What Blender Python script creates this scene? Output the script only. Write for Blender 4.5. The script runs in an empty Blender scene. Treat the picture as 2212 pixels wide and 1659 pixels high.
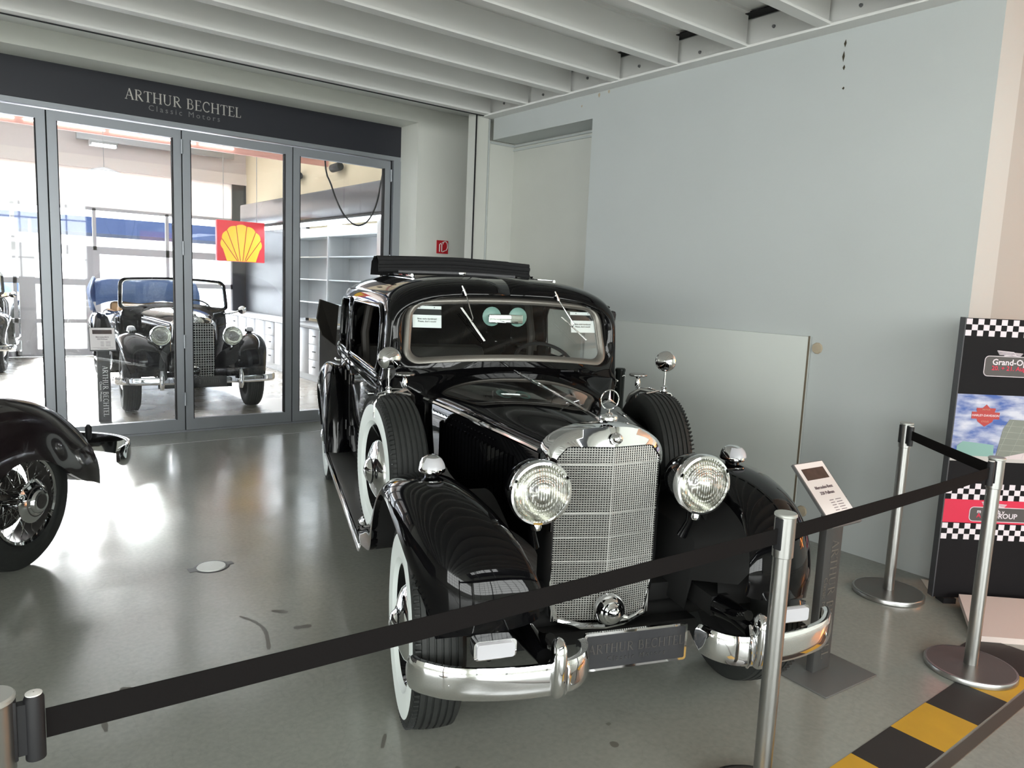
import bpy, bmesh, math, random
import numpy as np
from mathutils import Vector, Matrix
PI = math.pi
S = bpy.context.scene
COL = S.collection
rnd = random.Random(7)

# ---------------------------------------------------------------- camera
def look(yaw, pitch, roll):
    f = Vector((math.sin(yaw)*math.cos(pitch), math.cos(yaw)*math.cos(pitch), math.sin(pitch)))
    r = Vector((math.cos(yaw), -math.sin(yaw), 0)); u = r.cross(f)
    c, s = math.cos(roll), math.sin(roll)
    return c*r+s*u, -s*r+c*u, f
_r, _u, _f = look(math.radians(38.005), math.radians(-7.486), math.radians(2.4475))
cam = bpy.data.objects.new('camera', bpy.data.cameras.new('camera'))
COL.objects.link(cam)
M = Matrix.Identity(4)
for i in range(3):
    M[i][0], M[i][1], M[i][2] = _r[i], _u[i], -_f[i]
M[0][3], M[1][3], M[2][3] = 0, 0, 1.66
cam.matrix_world = M
cam.data.sensor_width = 36; cam.data.lens = 36*1608.1/2212
cam.data.clip_start = .05
S.camera = cam
S.view_settings.view_transform = 'Standard'; S.view_settings.look = 'None'
S.view_settings.gamma = 1; S.view_settings.exposure = 0.3
S.view_settings.use_curve_mapping = False

# ---------------------------------------------------------------- sky
w = bpy.data.worlds.new('sky'); S.world = w; w.use_nodes = True
nt = w.node_tree; bg = nt.nodes['Background']
bg.inputs[0].default_value = (.93, .97, 1, 1); bg.inputs[1].default_value = 24.0

# ---------------------------------------------------------------- window daylight and lamps of the hall, added showroom fill
def area(name, loc, rot, sx, sy, power, col=(1, 1, 1)):
    l = bpy.data.lights.new(name, 'AREA'); l.shape = 'RECTANGLE'; l.size = sx; l.size_y = sy
    l.energy = power; l.color = col
    o = bpy.data.objects.new(name, l); COL.objects.link(o); o.location = loc; o.rotation_euler = rot
    return o
DAY = (.965, 1.0, .985)
area('daylight_back', (-1.5, -10.8, 3.4), (PI/2, 0, 0), 11, 4.2, 1230, DAY)
area('daylight_left', (-8.8, -4.5, 2.3), (0, -PI/2, 0), 2.8, 12, 900, DAY)
area('daylight_roof', (-1.5, -6.5, 6.9), (0, 0, 0), 8, 3, 700, DAY)
area('neon_glow', (7.8, -1.2, 2.0), (0, PI/2, 0), 1.6, .3, 24, (1, .32, .08))
area('fill_showroom', (0.3, 12.6, 4.5), (0, 0, 0), 8, 5.5, 150, (.95, .97, 1))  # fill light added under the showroom ceiling to brighten the room
sl = bpy.data.lights.new('low_sun', 'SUN'); sl.energy = 40; sl.angle = math.radians(28); sl.color = (1, .97, .93)
so = bpy.data.objects.new('low_sun', sl); COL.objects.link(so)
so.rotation_euler = Vector((-.06, -.90, -.42)).to_track_quat('-Z', 'Y').to_euler()

# ---------------------------------------------------------------- helpers: materials
def mat(name, col, rough=.5, metal=0., spec=.5, coat=0., emit=None, es=1., trans=0., ior=1.45, noise=None, bump=None):
    m = bpy.data.materials.new(name); m.use_nodes = True
    n = m.node_tree; b = n.nodes['Principled BSDF']
    c4 = (*col, 1)
    b.inputs['Base Color'].default_value = c4; b.inputs['Roughness'].default_value = rough
    b.inputs['Metallic'].default_value = metal; b.inputs['Specular IOR Level'].default_value = spec
    b.inputs['Coat Weight'].default_value = coat; b.inputs['Coat Roughness'].default_value = .03
    b.inputs['Transmission Weight'].default_value = trans; b.inputs['IOR'].default_value = ior
    if emit: b.inputs['Emission Color'].default_value = (*emit, 1); b.inputs['Emission Strength'].default_value = es
    if noise:   # (scale, amount, [stretch xyz])
        tc = n.nodes.new('ShaderNodeTexCoord'); mp = n.nodes.new('ShaderNodeMapping')
        mp.inputs['Scale'].default_value = noise[2] if len(noise) > 2 else (1, 1, 1)
        nz = n.nodes.new('ShaderNodeTexNoise'); nz.inputs['Scale'].default_value = noise[0]; nz.inputs['Detail'].default_value = 6
        mx = n.nodes.new('ShaderNodeMix'); mx.data_type = 'RGBA'; mx.blend_type = 'MIX'
        a = noise[1]
        mx.inputs[6].default_value = (*[max(0, v*(1-a)) for v in col], 1)
        mx.inputs[7].default_value = (*[min(1, v*(1+a)) for v in col], 1)
        n.links.new(tc.outputs['Object'], mp.inputs[0]); n.links.new(mp.outputs[0], nz.inputs['Vector'])
        n.links.new(nz.outputs[0], mx.inputs[0]); n.links.new(mx.outputs[2], b.inputs['Base Color'])
    if bump:    # (scale, strength, distance)
        tc = n.nodes.new('ShaderNodeTexCoord')
        nz = n.nodes.new('ShaderNodeTexNoise'); nz.inputs['Scale'].default_value = bump[0]; nz.inputs['Detail'].default_value = 4
        bp = n.nodes.new('ShaderNodeBump'); bp.inputs['Strength'].default_value = bump[1]; bp.inputs['Distance'].default_value = bump[2]
        n.links.new(tc.outputs['Object'], nz.inputs['Vector']); n.links.new(nz.outputs[0], bp.inputs['Height'])
        n.links.new(bp.outputs[0], b.inputs['Normal'])
    return m
def srgb(r, g, b):
    f = lambda v: ((v/255)/12.92 if v/255 <= .04045 else ((v/255+.055)/1.055)**2.4)
    return (f(r), f(g), f(b))
def glassmat(name, tint=(.96, .99, .98), refl=1.0, ior=1.45, veil=0.):
    m = bpy.data.materials.new(name); m.use_nodes = True; n = m.node_tree; n.nodes.clear()
    out = n.nodes.new('ShaderNodeOutputMaterial'); mx = n.nodes.new('ShaderNodeMixShader')
    t = n.nodes.new('ShaderNodeBsdfTransparent'); t.inputs[0].default_value = (*tint, 1)
    g = n.nodes.new('ShaderNodeBsdfGlossy'); g.inputs['Roughness'].default_value = .02
    g.inputs[0].default_value = (refl, refl, refl, 1)
    fr = n.nodes.new('ShaderNodeFresnel'); fr.inputs[0].default_value = ior
    n.links.new(fr.outputs[0], mx.inputs[0]); n.links.new(t.outputs[0], mx.inputs[1]); n.links.new(g.outputs[0], mx.inputs[2])
    if veil:  # translucent share imitates the hazy veil of lens bloom
        tl = n.nodes.new('ShaderNodeBsdfTranslucent'); tl.inputs[0].default_value = (.95, .96, 1, 1)
        m2 = n.nodes.new('ShaderNodeMixShader'); m2.inputs[0].default_value = veil
        n.links.new(mx.outputs[0], m2.inputs[1]); n.links.new(tl.outputs[0], m2.inputs[2]); mx = m2
    n.links.new(mx.outputs[0], out.inputs[0])
    return m
# ---------------------------------------------------------------- helpers: meshes
class MB:
    """collects pieces, builds ONE mesh object"""
    def __init__(s): s.v = []; s.f = []; s.uv = None
    def add(s, v, f):
        k = len(s.v); s.v += [tuple(p) for p in v]; s.f += [tuple(i+k for i in q) for q in f]; return s
    def box(s, x0, x1, y0, y1, z0, z1, T=None, ch=0.0):
        if ch > 0:
            c = min(ch, (x1-x0)*.49, (y1-y0)*.49, (z1-z0)*.49)
            bm = bmesh.new(); bmesh.ops.create_cube(bm, size=1)
            for v in bm.verts: v.co = Vector(((x0+x1)/2+v.co.x*(x1-x0), (y0+y1)/2+v.co.y*(y1-y0), (z0+z1)/2+v.co.z*(z1-z0)))
            bmesh.ops.bevel(bm, geom=bm.edges[:], offset=c, segments=2, affect='EDGES', profile=.5)
            V = [v.co.copy() for v in bm.verts]; bm.verts.index_update(); F = [[v.index for v in f.verts] for f in bm.faces]; bm.free()
        else:
            V = [Vector((x, y, z)) for z in (z0, z1) for y in (y0, y1) for x in (x0, x1)]
            F = [(0, 2, 3, 1), (4, 5, 7, 6), (0, 1, 5, 4), (2, 6, 7, 3), (0, 4, 6, 2), (1, 3, 7, 5)]
        if T is not None: V = [T @ v for v in V]
        return s.add(V, F)
    def grid(s, P, cu=False, cv=False, cap=False):
        m, n = len(P), len(P[0]); k = len(s.v)
        for r in P: s.v += [tuple(p) for p in r]
        for i in range(m if cu else m-1):
            for j in range(n if cv else n-1):
                a, b = i*n+j, i*n+(j+1) % n; c, d = ((i+1) % m)*n+(j+1) % n, ((i+1) % m)*n+j
                s.f.append((k+a, k+b, k+c, k+d))
        if cap:
            s.f.append(tuple(k+j for j in range(n))[::-1]); s.f.append(tuple(k+(m-1)*n+j for j in range(n)))
        return s
    def tube(s, path, r, n=10, cap=True, closed=False):
        P = [Vector(p) for p in path]; m = len(P); rr = r if hasattr(r, '__len__') else [r]*m
        rows = []; up = None
        for i in range(m):
            if closed: t = P[(i+1) % m]-P[i-1]
            else: t = P[min(i+1, m-1)]-P[max(i-1, 0)]
            if t.length < 1e-9: t = Vector((0, 0, 1))
            t.normalize()
            if up is None:
                up = Vector((0, 0, 1)) if abs(t.z) < .9 else Vector((1, 0, 0))
            up = (up-t*up.dot(t)).normalized(); sd = t.cross(up)
            rows.append([P[i]+(up*math.cos(2*PI*j/n)+sd*math.sin(2*PI*j/n))*rr[i] for j in range(n)])
        return s.grid(rows, cu=closed, cv=True, cap=cap and not closed)
    def lathe(s, prof, T=None, n=32, a0=0, a1=2*PI):
        """prof: (r, h) about local Z"""
        full = abs(a1-a0-2*PI) < 1e-6; rows = []
        for r, h in prof:
            rows.append([Vector((r*math.cos(a0+(a1-a0)*j/n), r*math.sin(a0+(a1-a0)*j/n), h)) for j in range(n if full else n+1)])
        if T is not None: rows = [[T @ p for p in r] for r in rows]
        return s.grid(rows, cv=full)
    def disc(s, r, T, n=32, h=0):
        V = [T @ Vector((r*math.cos(2*PI*j/n), r*math.sin(2*PI*j/n), h)) for j in range(n)]
        return s.add(V, [tuple(range(n))])
    def poly(s, pts, thick, T=None):
        """pts: outline (x,z) extruded along -y by thick"""
        n = len(pts); V = [Vector((x, 0, z)) for x, z in pts]+[Vector((x, thick, z)) for x, z in pts]
        if T is not None: V = [T @ v for v in V]
        F = [tuple(range(n))[::-1], tuple(range(n, 2*n))]+[(i, (i+1) % n, n+(i+1) % n, n+i) for i in range(n)]
        return s.add(V, F)
    def obj(s, name, m, parent=None, smooth=True, ang=38, **k):
        me = bpy.data.meshes.new(name); me.from_pydata(s.v, [], s.f); me.validate(); 
        bm = bmesh.new(); bm.from_mesh(me); bmesh.ops.remove_doubles(bm, verts=bm.verts, dist=1e-5)
        bmesh.ops.recalc_face_normals(bm, faces=bm.faces); bm.to_mesh(me); bm.free()
        if m: me.materials.append(m)
        if smooth:
            me.polygons.foreach_set('use_smooth', [True]*len(me.polygons))
            me.set_sharp_from_angle(angle=math.radians(ang))
        o = bpy.data.objects.new(name, me); COL.objects.link(o)
        if parent: o.parent = parent
        return o
def thing(name, label, cat, loc=(0, 0, 0), rz=0, group=None):
    o = bpy.data.objects.new(name, None); COL.objects.link(o); o.empty_display_size = .1
    o.location = loc; o.rotation_euler = (0, 0, rz); o['label'] = label; o['category'] = cat
    if group: o['group'] = group
    return o
def tag(o, label, cat, group=None):
    o['label'] = label; o['category'] = cat
    if group: o['group'] = group
    return o
def struct(o): o['kind'] = 'structure'; return o
def stuff(o): o['kind'] = 'stuff'; return o
def dup(o, parent=None, loc=None, rz=None, label=None):
    c = o.copy(); COL.objects.link(c)
    if parent: c.parent = parent
    if loc is not None: c.location = loc
    if rz is not None: c.rotation_euler = (0, 0, rz)
    if label: c['label'] = label
    for ch in list(o.children):
        d = ch.copy(); COL.objects.link(d); d.parent = c
        for g in list(ch.children):
            e = g.copy(); COL.objects.link(e); e.parent = d
    return c
def axisT(o, d, up=(0, 0, 1)):
    """matrix taking local +Z to direction d at o"""
    z = Vector(d).normalized(); u = Vector(up)
    if abs(z.dot(u)) > .99: u = Vector((0, 1, 0))
    x = u.cross(z).normalized(); y = z.cross(x)
    return Matrix(((x.x, y.x, z.x, o[0]), (x.y, y.y, z.y, o[1]), (x.z, y.z, z.z, o[2]), (0, 0, 0, 1)))
def frameT(o, x, z=(0, 0, 1)):
    """matrix with local X = x, local Z ~ z (plane facing -Y)"""
    x = Vector(x).normalized(); z = Vector(z); z = (z-x*z.dot(x)).normalized(); y = z.cross(x)
    return Matrix(((x.x, y.x, z.x, o[0]), (x.y, y.y, z.y, o[1]), (x.z, y.z, z.z, o[2]), (0, 0, 0, 1)))
def cr(keys, n):
    """Catmull-Rom through keys (tuples), n samples per span"""
    K = [np.array(k, float) for k in keys]; K = [2*K[0]-K[1]]+K+[2*K[-1]-K[-2]]; out = []
    for i in range(1, len(K)-2):
        for t in np.linspace(0, 1, n, endpoint=False):
            a, b, c, d = K[i-1:i+3]
            out.append(.5*((2*b)+(-a+c)*t+(2*a-5*b+4*c-d)*t*t+(-a+3*b-3*c+d)*t**3))
    out.append(K[-2]); return out
def rrect(w, h, r, n=6, cx=0, cz=0):
    """rounded rectangle outline, ccw, (x,z)"""
    out = []
    for sx, sz, a in ((1, 1, 0), (-1, 1, PI/2), (-1, -1, PI), (1, -1, 1.5*PI)):
        for i in range(n+1):
            t = a+PI/2*i/n; out.append((cx+sx*(w/2-r)+r*math.cos(t), cz+sz*(h/2-r)+r*math.sin(t)))
    return out
# ---------------------------------------------------------------- helpers: lettering
def text_geo(body, size, T, thick=.0006, align='CENTER', bold=0., spacing=1.0):
    """flat sans lettering as geometry in the plane x-z facing -y; returns (verts, faces)"""
    cu = bpy.data.curves.new('t', 'FONT'); cu.body = body; cu.size = size; cu.align_x = align; cu.align_y = 'CENTER'
    cu.offset = bold*size; cu.space_character = spacing; cu.extrude = thick; cu.resolution_u = 2
    o = bpy.data.objects.new('t', cu); COL.objects.link(o)
    bpy.context.view_layer.update()
    me = bpy.data.meshes.new_from_object(o.evaluated_get(bpy.context.evaluated_depsgraph_get()))
    V = [T @ Vector((v.co.x, -v.co.z, v.co.y)) for v in me.vertices]; F = [tuple(p.vertices) for p in me.polygons]
    bpy.data.objects.remove(o); bpy.data.curves.remove(cu); bpy.data.meshes.remove(me)
    return V, F
def _st(a, b, w): return (a, b, w)
def _arc(cx, cz, rx, rz, a0, a1, n=10): return [(cx+rx*math.cos(math.radians(a0+(a1-a0)*i/n)), cz+rz*math.sin(math.radians(a0+(a1-a0)*i/n))) for i in range(n+1)]
TK, TN = .13, .05
# roman capitals: strokes (polyline, width); serifs are short thin bars
GL = {
 'A': (.78, [([(.08, 0), (.39, 1)], TN), ([(.39, 1), (.70, 0)], TK), ([(.19, .36), (.58, .36)], TN), ([(0, .02), (.2, .02)], TN), ([(.58, .02), (.8, .02)], TN)]),
 'R': (.74, [([(.14, 0), (.14, 1)], TK), (_arc(.3, .75, .26, .23, 90, -90), .09), ([(.14, .98), (.32, .98)], TN), ([(.14, .52), (.32, .52)], TN), ([(.32, .5), (.68, 0)], TK), ([(.02, .02), (.27, .02)], TN), ([(.02, .98), (.2, .98)], TN), ([(.6, .02), (.76, .02)], TN)]),
 'T': (.70, [([(.35, 0), (.35, 1)], TK), ([(.02, .97), (.68, .97)], TN), ([(.22, .02), (.48, .02)], TN), ([(.03, .98), (.01, .8)], TN), ([(.67, .98), (.69, .8)], TN)]),
 'H': (.86, [([(.14, 0), (.14, 1)], TK), ([(.70, 0), (.70, 1)], TK), ([(.14, .51), (.7, .51)], TN)]+[([(x, z), (x+.24, z)], TN) for x in (.02, .58) for z in (.02, .98)]),
 'U': (.84, [([(.13, 1), (.13, .32)], TK), (_arc(.39, .3, .26, .28, 180, 360), .08), ([(.65, .3), (.65, 1)], TN), ([(.01, .98), (.25, .98)], TN), ([(.54, .98), (.76, .98)], TN)]),
 'B': (.70, [([(.14, 0), (.14, 1)], TK), (_arc(.3, .76, .22, .22, 90, -90), .09), (_arc(.32, .28, .28, .26, 90, -90), .1), ([(.02, .98), (.32, .98)], TN), ([(.14, .54), (.32, .54)], TN), ([(.02, .02), (.34, .02)], TN)]),
 'E': (.64, [([(.14, 0), (.14, 1)], TK), ([(.02, .98), (.56, .98)], TN), ([(.14, .52), (.46, .52)], TN), ([(.02, .02), (.6, .02)], TN), ([(.56, .98), (.56, .82)], TN), ([(.6, .02), (.6, .2)], TN)]),
 'C': (.76, [(_arc(.42, .5, .34, .48, 45, 315, 16), .1), ([(.66, .92), (.68, .72)], TN)]),
 'L': (.60, [([(.14, 0), (.14, 1)], TK), ([(.02, .98), (.28, .98)], TN), ([(.02, .02), (.54, .02)], TN), ([(.54, .02), (.55, .22)], TN)]),
 ' ': (.36, []),
}
def roman(body, h, T, sp=.09, thick=.001):
    """serif capitals centred on T's origin, plane x-z facing -y"""
    tot = sum(GL[c][0]+sp for c in body)-sp; x = -tot/2; V = []; F = []
    for c in body:
        wd, st = GL[c]
        for pl, wv in st:
            for (ax, az), (bx, bz) in zip(pl, pl[1:]):
                d = Vector((bx-ax, bz-az)); L = d.length; d /= L; nn = Vector((-d.y, d.x))*wv/2; e = d*.012
                q = [(ax-e.x+nn.x, az-e.y+nn.y), (bx+e.x+nn.x, bz+e.y+nn.y), (bx+e.x-nn.x, bz+e.y-nn.y), (ax-e.x-nn.x, az-e.y-nn.y)]
                k = len(V)
                V += [T @ Vector(((x+p)*h, -thick, (z-.5)*h)) for p, z in q]; F.append((k, k+1, k+2, k+3))
        x += wd+sp
    return V, F
# ---------------------------------------------------------------- materials
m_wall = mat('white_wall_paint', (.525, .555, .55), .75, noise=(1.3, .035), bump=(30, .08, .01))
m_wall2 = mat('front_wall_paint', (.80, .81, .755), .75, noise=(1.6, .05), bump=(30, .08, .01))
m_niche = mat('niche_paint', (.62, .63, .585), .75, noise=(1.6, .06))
m_ceil = mat('ceiling_paint', (.84, .85, .83), .7, noise=(2, .04))
m_beam = mat('beam_paint', (.80, .80, .78), .55, noise=(3, .03))
m_dark = mat('dark_grey_fascia', srgb(46, 47, 54), .45)
m_alu = mat('brushed_aluminium_frame', (.36, .38, .41), .42, .55)
m_gap = mat('black_gap', (.01, .01, .012), .8)
m_glass = glassmat('door_glass', (.97, .985, .99), veil=.006)
m_letter = mat('silver_letter', (.62, .60, .56), .4, .3)
m_white = mat('white_board', (.62, .65, .62), .5)
m_tan = mat('tan_plaster', (.45, .38, .28), .8)
m_crack = mat('crack', (.06, .05, .03), .9)
m_red = mat('red_sign', (.55, .02, .03), .4)
m_print = mat('white_print', (.85, .85, .82), .5)
m_black = mat('matt_black', (.012, .012, .014), .6)
m_steel = mat('brushed_steel', (.43, .43, .42), .30, 1.0, noise=(3, .08, (60, 60, 1)))
m_basem = mat('dark_brushed_steel', (.20, .19, .18), .38, .85)
m_chrome = mat('chrome', (.86, .87, .88), .045, 1.0)
m_paint = mat('black_car_paint', (.003, .003, .0035), .035, spec=.33, coat=0.0)
m_rubber = mat('tyre_rubber', (.018, .020, .019), .62, noise=(40, .3))
m_wwall = mat('whitewall_rubber', (.84, .90, .88), .5)
m_strap = mat('black_webbing', (.010, .009, .009), .9, spec=.08, bump=(220, .3, .002))

# floor: sealed concrete with stains and scuffs
def floor_mat(name, col, rough, warm=0.):
    m = bpy.data.materials.new(name); m.use_nodes = True; n = m.node_tree; b = n.nodes['Principled BSDF']
    tc = n.nodes.new('ShaderNodeTexCoord')
    def noise(sc, det, dist=0): 
        z = n.nodes.new('ShaderNodeTexNoise'); z.inputs['Scale'].default_value = sc; z.inputs['Detail'].default_value = det
        z.inputs['Distortion'].default_value = dist; n.links.new(tc.outputs['Object'], z.inputs['Vector']); return z
    def ramp(src, p0, c0, p1, c1):
        r = n.nodes.new('ShaderNodeValToRGB'); r.color_ramp.elements[0].position = p0; r.color_ramp.elements[0].color = (*c0, 1)
        r.color_ramp.elements[1].position = p1; r.color_ramp.elements[1].color = (*c1, 1); n.links.new(src, r.inputs[0]); return r
    base = ramp(noise(.9, 8, .6).outputs[0], .32, [v*.91 for v in col], .68, [v*1.07 for v in col])
    spots = ramp(noise(5.5, 5, .3).outputs[0], .70, (1, 1, 1), .80, (.80, .79, .77))
    fine = ramp(noise(45, 4).outputs[0], .3, (.93, .93, .93), .7, (1.06, 1.06, 1.05))
    streak = ramp(noise(1.7, 10, 2.5).outputs[0], .49, (1, 1, 1), .5, (.94, .94, .94))
    streak.color_ramp.elements.new(.51).color = (1, 1, 1, 1)
    prev = base.outputs[0]
    for r in (spots, fine, streak):
        x = n.nodes.new('ShaderNodeMix'); x.data_type = 'RGBA'; x.blend_type = 'MULTIPLY'; x.inputs[0].default_value = 1
        n.links.new(prev, x.inputs[6]); n.links.new(r.outputs[0], x.inputs[7]); prev = x.outputs[2]
    n.links.new(prev, b.inputs['Base Color'])
    rr = ramp(noise(2.2, 6).outputs[0], .3, (rough*.8,)*3, .7, (rough*1.3,)*3); n.links.new(rr.outputs[0], b.inputs['Roughness'])
    bp = n.nodes.new('ShaderNodeBump'); bp.inputs['Strength'].default_value = .12; bp.inputs['Distance'].default_value = .01
    n.links.new(noise(7, 5).outputs[0], bp.inputs['Height']); n.links.new(bp.outputs[0], b.inputs['Normal'])
    b.inputs['Specular IOR Level'].default_value = .9
    return m
m_floor = floor_mat('sealed_concrete', (.275, .28, .25), .19)
m_floor2 = floor_mat('showroom_floor', (.26, .235, .20), .26)

def wallbox(name, x0, x1, y0, y1, z0, z1, m, parent=None):
    o = MB().box(x0, x1, y0, y1, z0, z1).obj(name, m, parent, smooth=False)
    if not parent: struct(o)
    return o
# ---------------------------------------------------------------- hall shell
fl = wallbox('floor', -9.2, 8.2, -11.2, 8.12, -.2, 0, m_floor)
wallbox('floor.001', -9.2, 8.2, 8.12, 16.1, -.2, 0, m_floor2)
ce = wallbox('ceiling', -9.2, 8.2, -2.0, 7.7, 3.64, 3.80, m_ceil)
# main right wall panel, niche, lintel, return
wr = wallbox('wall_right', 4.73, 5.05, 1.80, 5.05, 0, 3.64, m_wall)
wallbox('lintel', 4.73, 5.05, 5.05, 6.55, 3.17, 3.64, m_wall, wr)
wallbox('niche_back', 5.05, 5.2, 5.0, 6.72, 0, 3.64, m_niche, wr)
wallbox('niche_side', 4.73, 5.1, 6.60, 6.72, 0, 3.17, m_niche, wr)
o = MB().box(5.035, 5.05, 5.05, 6.6, 3.10, 3.12).obj('niche_moulding', m_wall, wr)
o = MB().tube([(4.73, 6.59, 3.15), (5.04, 6.59, 3.15), (5.04, 5.05, 3.15)], .012, 6).obj('niche_pipe', m_wall, wr)
wallbox('wall_return', 4.73+.32, 8.2, 1.80, 2.0, 0, 3.64, mat('return_wall_shade', (.42, .425, .41), .75), None)  # wall colour darkened on the return to offset too much light
wallbox('wall_far_right', 8.0, 8.2, -11.2, 7.8, 0, 7.2, m_wall2)
col = wallbox('wall_corner', 4.54, 4.70, 6.60, 6.74, 0, 3.42, m_niche)
MB().tube([(4.72, 6.62, 3.42), (4.72, 6.62, 2.2), (4.715, 6.61, 2.12), (4.72, 6.62, 2.0), (4.72, 6.62, 0)], .014, 6).obj('pipe', m_wall, col)
MB().box(4.535, 4.541, 6.58, 6.60, 0, 3.4).obj('joint', m_gap, col, smooth=False)
# cracks and chips on the right wall
k = MB()
for zz, l, dx in ((3.30, .05, 0), (3.22, .07, .004), (3.15, .035, -.006), (3.02, .02, -.015)):
    y = 2.72+dx
    k.add([(4.728, y-.004, zz+l/2), (4.728, y+.007, zz), (4.728, y-.003, zz-l/2), (4.728, y-.011, zz)], [(0, 1, 2, 3)])
k.obj('crack', m_crack, wr, smooth=False)
k = MB()
for y, z, r in ((4.98, 3.36, .018), (4.86, 3.37, .014), (5.2, 3.30, .01)):
    k.add([(4.728, y+r*math.cos(a)*rnd.uniform(.7, 1.2), z+r*math.sin(a)*rnd.uniform(.7, 1.5)) for a in np.linspace(0, 5.5, 8)], [tuple(range(8))])
k.obj('chip', m_tan, wr, smooth=False)
# front wall round the shop front
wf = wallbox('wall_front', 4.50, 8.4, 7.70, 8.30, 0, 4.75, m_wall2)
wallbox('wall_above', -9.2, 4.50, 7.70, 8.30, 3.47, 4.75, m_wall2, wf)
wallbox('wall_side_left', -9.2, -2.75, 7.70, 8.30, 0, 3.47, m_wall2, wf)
# left and back walls with big gridded windows, open roof over the back half
wl = wallbox('wall_left', -9.2, -9.0, -11.2, 7.7, 0, 7.2, m_wall2)
m_bar = mat('window_bar', (.05, .05, .055), .5)
b = MB()
for i in range(15): b.box(-8.78, -8.74, -10.6+i*.87, -10.55+i*.87, .85, 3.75)
for z in (.88, 1.5, 2.2, 2.9, 3.5): b.box(-8.78, -8.74, -10.6, 1.65, z-.02, z+.02)
b.obj('window_grid', m_bar, wl, smooth=False)
wb = wallbox('wall_back', -9.2, 8.2, -11.4, -11.2, 0, 7.2, m_wall2)
b = MB()
for i in range(19): b.box(-7+i*.61, -6.96+i*.61, -10.74, -10.70, 1.3, 5.5)
for i in range(8): b.box(-7, 4, -10.74, -10.70, 1.3+i*.6-.02, 1.3+i*.6+.02)
for i in (0, 6, 12, 18): b.box(-7.06+i*.61, -6.9+i*.61, -10.76, -10.66, 0, 5.6)
b.obj('window_grid', m_bar, wb, smooth=False)
roof = wallbox('ceiling.001', -9.2, 8.2, -11.4, -1.9, 7.1, 7.3, m_dark)
wallbox('wall_upper', -9.2, 8.2, -2.1, -1.9, 3.64, 7.2, m_wall2)
b = MB()
for i in range(9): b.box(-5.6+i*1.0, -5.5+i*1.0, -8.1, -4.9, 6.78, 6.84)
for i in range(4): b.box(-5.6, 2.6, -8.05+i*1.0, -7.99+i*1.0, 6.78, 6.84)
b.obj('skylight_grid', m_bar, roof, smooth=False)
for x in (-6.4, -2.4, 1.6, 5.6):
    tr = MB(); tr.box(x-.08, x+.08, -11.2, -2.1, 5.7, 5.82); tr.box(x-.08, x+.08, -11.2, -2.1, 6.5, 6.62)
    for i in range(9): tr.tube([(x, -11+i, 5.8), (x, -10.5+i, 6.5)], .035, 6); tr.tube([(x, -10.5+i, 6.5), (x, -10+i, 5.8)], .035, 6)
    tr.obj('roof_truss', m_bar, roof)
# ceiling joists: white I-section steel beams
bm0 = MB()
bm0.box(-9, 4.64, -.045, .045, 3.395, 3.412); bm0.box(-9, 4.64, -.006, .006, 3.41, 3.63); bm0.box(-9, 4.64, -.045, .045, 3.622, 3.64)
bo = bm0.obj('beam', m_beam, ce, smooth=False); bo.location = (0, 6.50, 0)
for y in (5.88, 5.27, 4.66, 4.04, 3.42, 2.80, 2.18, 1.56, .94, .32, -.30, -.92, -1.54):
    c = bo.copy(); COL.objects.link(c); c.location = (0, y, 0)
# edge channel along the right wall with bolts and stiffeners
t1 = MB(); t1.box(4.70, 4.712, -2, 6.6, 3.40, 3.61); t1.box(4.60, 4.73, -2, 6.6, 3.385, 3.402)
t1 = struct(t1.obj('trim_1', m_beam, smooth=False))
MB().box(4.60, 4.70, -2, 6.6, 3.618, 3.628).obj('gap', m_gap, t1, smooth=False)
m_bolt = mat('bolt', (.22, .22, .23), .5, .3)
bb = MB().lathe([(.001, .012), (.010, .012), (.013, 0)], axisT((0, 0, 0), (-1, 0, 0)), 8)
b0 = bb.obj('bolt', m_bolt, t1)
ys = [y+d for y in (6.2, 5.58, 4.97, 4.35, 3.73, 3.10, 2.48) for d in (-.12, .14)]
for i, y in enumerate(ys):
    c = b0 if i == 0 else b0.copy()
    if i: COL.objects.link(c)
    c.location = (4.70, y, 3.50+.02*((i*7) % 3-1))
MB().box(-9, 4.6, 6.546, 6.56, 3.388, 3.397).obj('trim_2', m_gap, smooth=False)['kind'] = 'structure'
m_scuff = mat('scuff', (.13, .125, .105), .5)
for pts, wd in (([(1.12, 3.52), (1.16, 3.42), (1.17, 3.32), (1.15, 3.22), (1.12, 3.12)], .010), ([(.42, 3.02), (.43, 2.94), (.425, 2.84)], .012), ([(1.27, 3.50), (1.33, 3.44)], .022), ([(1.29, 3.26), (1.37, 3.24)], .022), ([(.52, 3.12), (.56, 3.10)], .016), ([(1.2, 2.2), (1.25, 2.27)], .010), ([(1.35, 1.95), (1.37, 1.96)], .012), ([(.5, 5.2), (.56, 5.2)], .01), ([(1.9, 1.75), (1.93, 1.74)], .018), ([(1.98, 1.85), (2.0, 1.85)], .012)):
    P_ = cr([(x, y) for x, y in pts], 5); rows = []
    for i, q in enumerate(P_):
        d = P_[min(i+1, len(P_)-1)]-P_[max(i-1, 0)]; d = d/np.linalg.norm(d); w_ = wd*(.6+.5*rnd.random())*(.5 if i in (0, len(P_)-1) else 1)
        rows.append([(q[0]-d[1]*w_, q[1]+d[0]*w_, .0004), (q[0]+d[1]*w_, q[1]-d[0]*w_, .0004)])
    MB().grid(rows).obj('scuff_mark', m_scuff, fl, smooth=False)

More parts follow.
